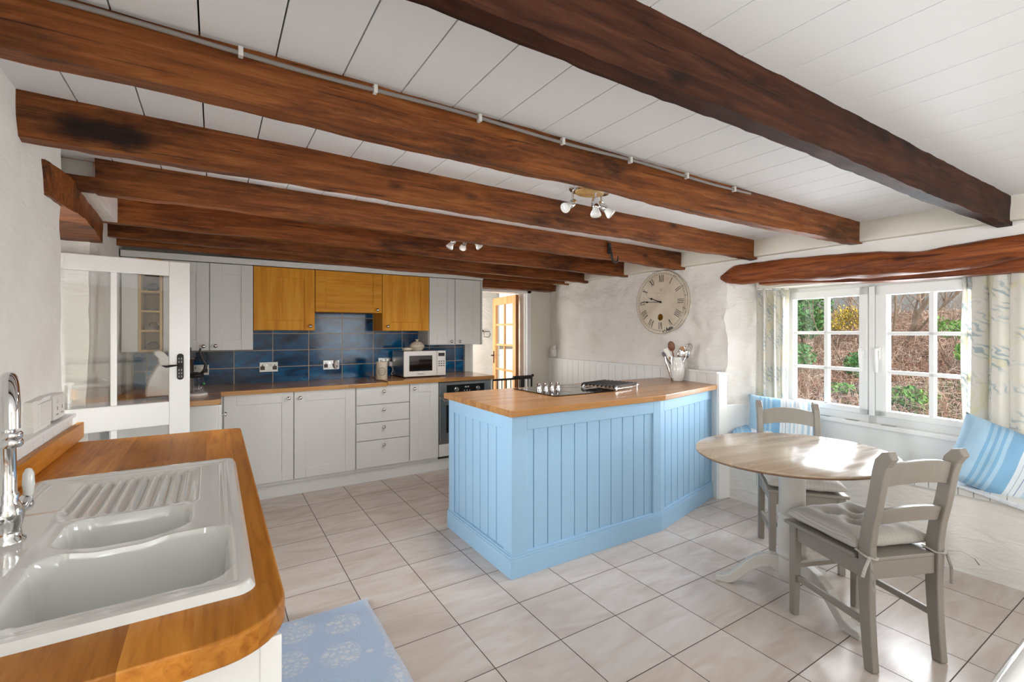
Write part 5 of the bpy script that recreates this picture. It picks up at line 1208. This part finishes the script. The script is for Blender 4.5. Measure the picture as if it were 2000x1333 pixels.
b = MB(); b.box((-60, -60, -.6), (60, 60, -.5)); struct(b.build('ground', M['bank']), 'ground under the house', 'ground')
b = MB(); b.box((1.5, 9.6, -.2), (16, 9.8, .95)); struct(b.build('ground_wall', M['plaster_smooth']), 'low white wall added outdoors to brighten the far door panes', 'wall')  # added wall, a bright surface to see through the far door glass
RB = random.Random(11)
def view_xy(px, d):
    s = (px-1000)/920; return (.5342+.8453*s)*d, (.8453-.5342*s)*d
# dead bracken: uncountable thin arching stems
tw = ''
b = MB()
for k in range(8000):
    px = RB.uniform(1535, 1915); d = 6.2+9.5*RB.random()**.9; x, y = view_xy(px, d); z = gz(x, y)
    h = RB.uniform(.12, .5); a = RB.uniform(0, 2*pi); l = RB.uniform(.15, .6); r = RB.uniform(.0025, .005)*(d/8)
    P = [Vector((x, y, z)), Vector((x+cos(a)*l*.3, y+sin(a)*l*.3, z+h*.8)), Vector((x+cos(a)*l*.75, y+sin(a)*l*.75, z+h*RB.uniform(.6, 1))), Vector((x+cos(a)*l*1.2, y+sin(a)*l*1.2, z+h*RB.uniform(.1, .8)))]
    b.tube(P, [r, r, r*.8, r*.4], 3, smooth=False, mi=RB.choice((0, 0, 1, 2, 2, 3)))
tag(b.build('dead_bracken', [M['bracken'], M['bracken_pale'], M['bracken_red'], M['bracken_dark']], normals=False), 'tangle of dead pinkish brown bracken covering the bank outside', 'bracken', kind='stuff')
b = MB()
for k in range(2600):
    px = RB.uniform(1535, 1915); d = RB.uniform(5.6, 8.2); x, y = view_xy(px, d)
    if nz((x, y, 5), 1.1) < .02: continue
    z = gz(x, y); a = RB.uniform(0, 6.3); h = RB.uniform(.05, .16); w = RB.uniform(.008, .018); c, s = cos(a)*w, sin(a)*w
    lx, ly = RB.uniform(-.06, .06), RB.uniform(-.06, .06); b.add([(x-c, y-s, z), (x+c, y+s, z), (x+lx+c*.5, y+ly+s*.5, z+h), (x+lx*1.8, y+ly*1.8, z+h*1.3)], [(0, 1, 2), (0, 2, 3)])
tag(b.build('moss_grass', M['moss'], normals=False), 'low mossy grass tufts at the foot of the bank', 'grass', kind='stuff')
def leafball(bb, c, rad, n, size, mi=0):
    for k in range(n):
        while True:
            p = Vector((RB.uniform(-1, 1), RB.uniform(-1, 1), RB.uniform(-1, 1)))
            if .25 < p.length < 1: break
        q = Vector((c[0]+p.x*rad[0], c[1]+p.y*rad[1], c[2]+p.z*rad[2])); q += nvec(q, 2.5)*rad[0]*.4
        a = Vector((RB.gauss(0, 1), RB.gauss(0, 1), RB.gauss(0, 1))).normalized(); u = a.orthogonal().normalized(); v = a.cross(u); s = size*RB.uniform(.6, 1.3)
        bb.add([q-u*s, q+v*s*.45, q+u*s, q-v*s*.45], [(0, 1, 2, 3)], mi=mi)
def branch(bb, p, d, l, r, depth, spread=.55):
    n = 4; P = [p]; q = p.copy(); dd = d.copy()
    for k in range(n): dd = (dd+Vector((RB.gauss(0, .13), RB.gauss(0, .13), RB.gauss(.03, .08)))).normalized(); q = q+dd*l/n; P.append(q.copy())
    bb.tube(P, [r*(1-.45*k/n) for k in range(n+1)], 6 if r > .012 else 4)
    if depth:
        for k in range(RB.randint(2, 4)):
            i = RB.randint(1, n); e = (dd+Vector((RB.gauss(0, spread), RB.gauss(0, spread), RB.gauss(.1, spread*.6)))).normalized(); branch(bb, P[i], e, l*RB.uniform(.5, .8), r*.5, depth-1, spread)
def shrub(label, px, d, py, rad, n, size, leaf='leaf', flowers=0, stems=3):
    x, y = view_xy(px, d); z = 1.355-(py-650)/920*d; g = gz(x, y)-.02
    t = thing('shrub', label, 'shrub', (x, y, g))
    bb = MB()
    for k in range(stems): branch(bb, Vector((x+RB.uniform(-.05, .05), y+RB.uniform(-.05, .05), g)), Vector((RB.gauss(0, .25), RB.gauss(0, .25), 1)).normalized(), max(.2, (z-g)*1.05), .012, 2)
    bb.build('stem', M['twig'], t, normals=False)
    bb = MB(); leafball(bb, (x, y, z), rad, n, size); bb.build('foliage', M[leaf], t, normals=False)
    if flowers: bb = MB(); leafball(bb, (x, y, z+rad[2]*.25), rad, flowers, size*.8); bb.build('flowers', M['flower'], t, normals=False)
shrub('dark evergreen tree at the curtain edge of the window view', 1566, 10, 610, (.50, .50, .62), 3200, .045, 'leaf_dark')
shrub('yellow flowering gorse bush beside the evergreen', 1628, 11, 632, (.42, .5, .26), 900, .03, 'gorse', 800)
shrub('yellow flowering gorse bush beside the window mullion', 1672, 11, 618, (.3, .4, .22), 420, .03, 'gorse', 480)
shrub('small dark green shrub low beside the window handle', 1674, 8.6, 712, (.20, .22, .24), 520, .04, 'leaf_dark')
shrub('glossy green holly clump high at the far pane', 1868, 8.6, 640, (.40, .4, .17), 520, .04, 'leaf')
shrub('bright green holly clump below the high one at the far pane', 1888, 8.0, 692, (.20, .22, .22), 380, .045, 'leaf')
shrub('low bright green leafy plant at the foot of the bank', 1768, 7.2, 782, (.34, .34, .20), 800, .042, 'leaf', stems=5)
shrub('low green leafy plant at the foot of the bank by the curtain', 1640, 8.0, 765, (.25, .25, .10), 240, .035, 'leaf')
shrub('dark ivy clump under the evergreen', 1566, 9.0, 695, (.22, .24, .20), 380, .04, 'leaf_dark')
b = MB()
for k in range(150):
    px = RB.uniform(1530, 1915); d = RB.uniform(22, 42); x, y = view_xy(px, d); h = RB.uniform(2.2, 4.5); z = max(gz(x, y), 1.2) if x < 26 else 1.2+sstep(30, 150, x)*24
    branch(b, Vector((x, y, z-.3)), Vector((RB.gauss(0, .12), RB.gauss(0, .12), 1)).normalized(), h*.6, .03, 2, .4)
tag(b.build('distant_woodland', M['misty_twig'], normals=False), 'thicket of misty bare trees in front of the far hillside', 'woodland', kind='stuff')
def tree(label, px, d, lean, l, r, depth):
    x, y = view_xy(px, d); g = gz(x, y)-.05; bb = MB(); branch(bb, Vector((x, y, g)), Vector((lean[0], lean[1], 1)).normalized(), l, r, depth, .5)
    tag(bb.build('bare_tree', M['twig'], normals=False), label, 'tree')
for k in range(9):
    tree(['thin bare sapling rising from the bracken beside the mullion', 'thin bare sapling rising from the bracken in front of the gorse', 'thin bare sapling near the curtain edge of the window view', 'thin bare sapling in the middle of the far casement', 'thin leaning sapling at the far pane', 'grey sapling between the two leaning trunks', 'sapling with upright twigs beside the low green plant', 'thin sapling on the crest of the bank', 'crooked sapling under the holly clump'][k], [1722, 1660, 1600, 1800, 1850, 1775, 1740, 1835, 1880][k], [10.5, 9.5, 11, 11.5, 10, 12, 9, 13.5, 9.5][k], (RB.gauss(0, .12), RB.gauss(0, .2)), [1.9, 1.3, 1.9, 2.0, 1.3, 2.2, 1.1, 2.4, 1.2][k], [.022, .016, .02, .03, .02, .03, .016, .035, .016][k], 4)
tree('bare forked tree with a leaning trunk behind the far casement', 1752, 10.0, (.10, -.28), 2.2, .06, 4)
tree('slim bare tree beside the mullion with tangled twigs', 1738, 9.4, (.02, .05), 1.8, .035, 4)
tree('bare tree behind the gorse', 1650, 12.5, (.1, -.15), 2.1, .04, 4)
tree('pale slender sapling standing in the bracken', 1634, 9.0, (.0, -.04), 1.3, .016, 3)
tree('bare tree high on the bank behind the far pane', 1800, 14, (.05, .1), 2.4, .05, 4)
tree('thin dark bare tree by the evergreen', 1580, 10.2, (.0, .1), 1.7, .025, 3)
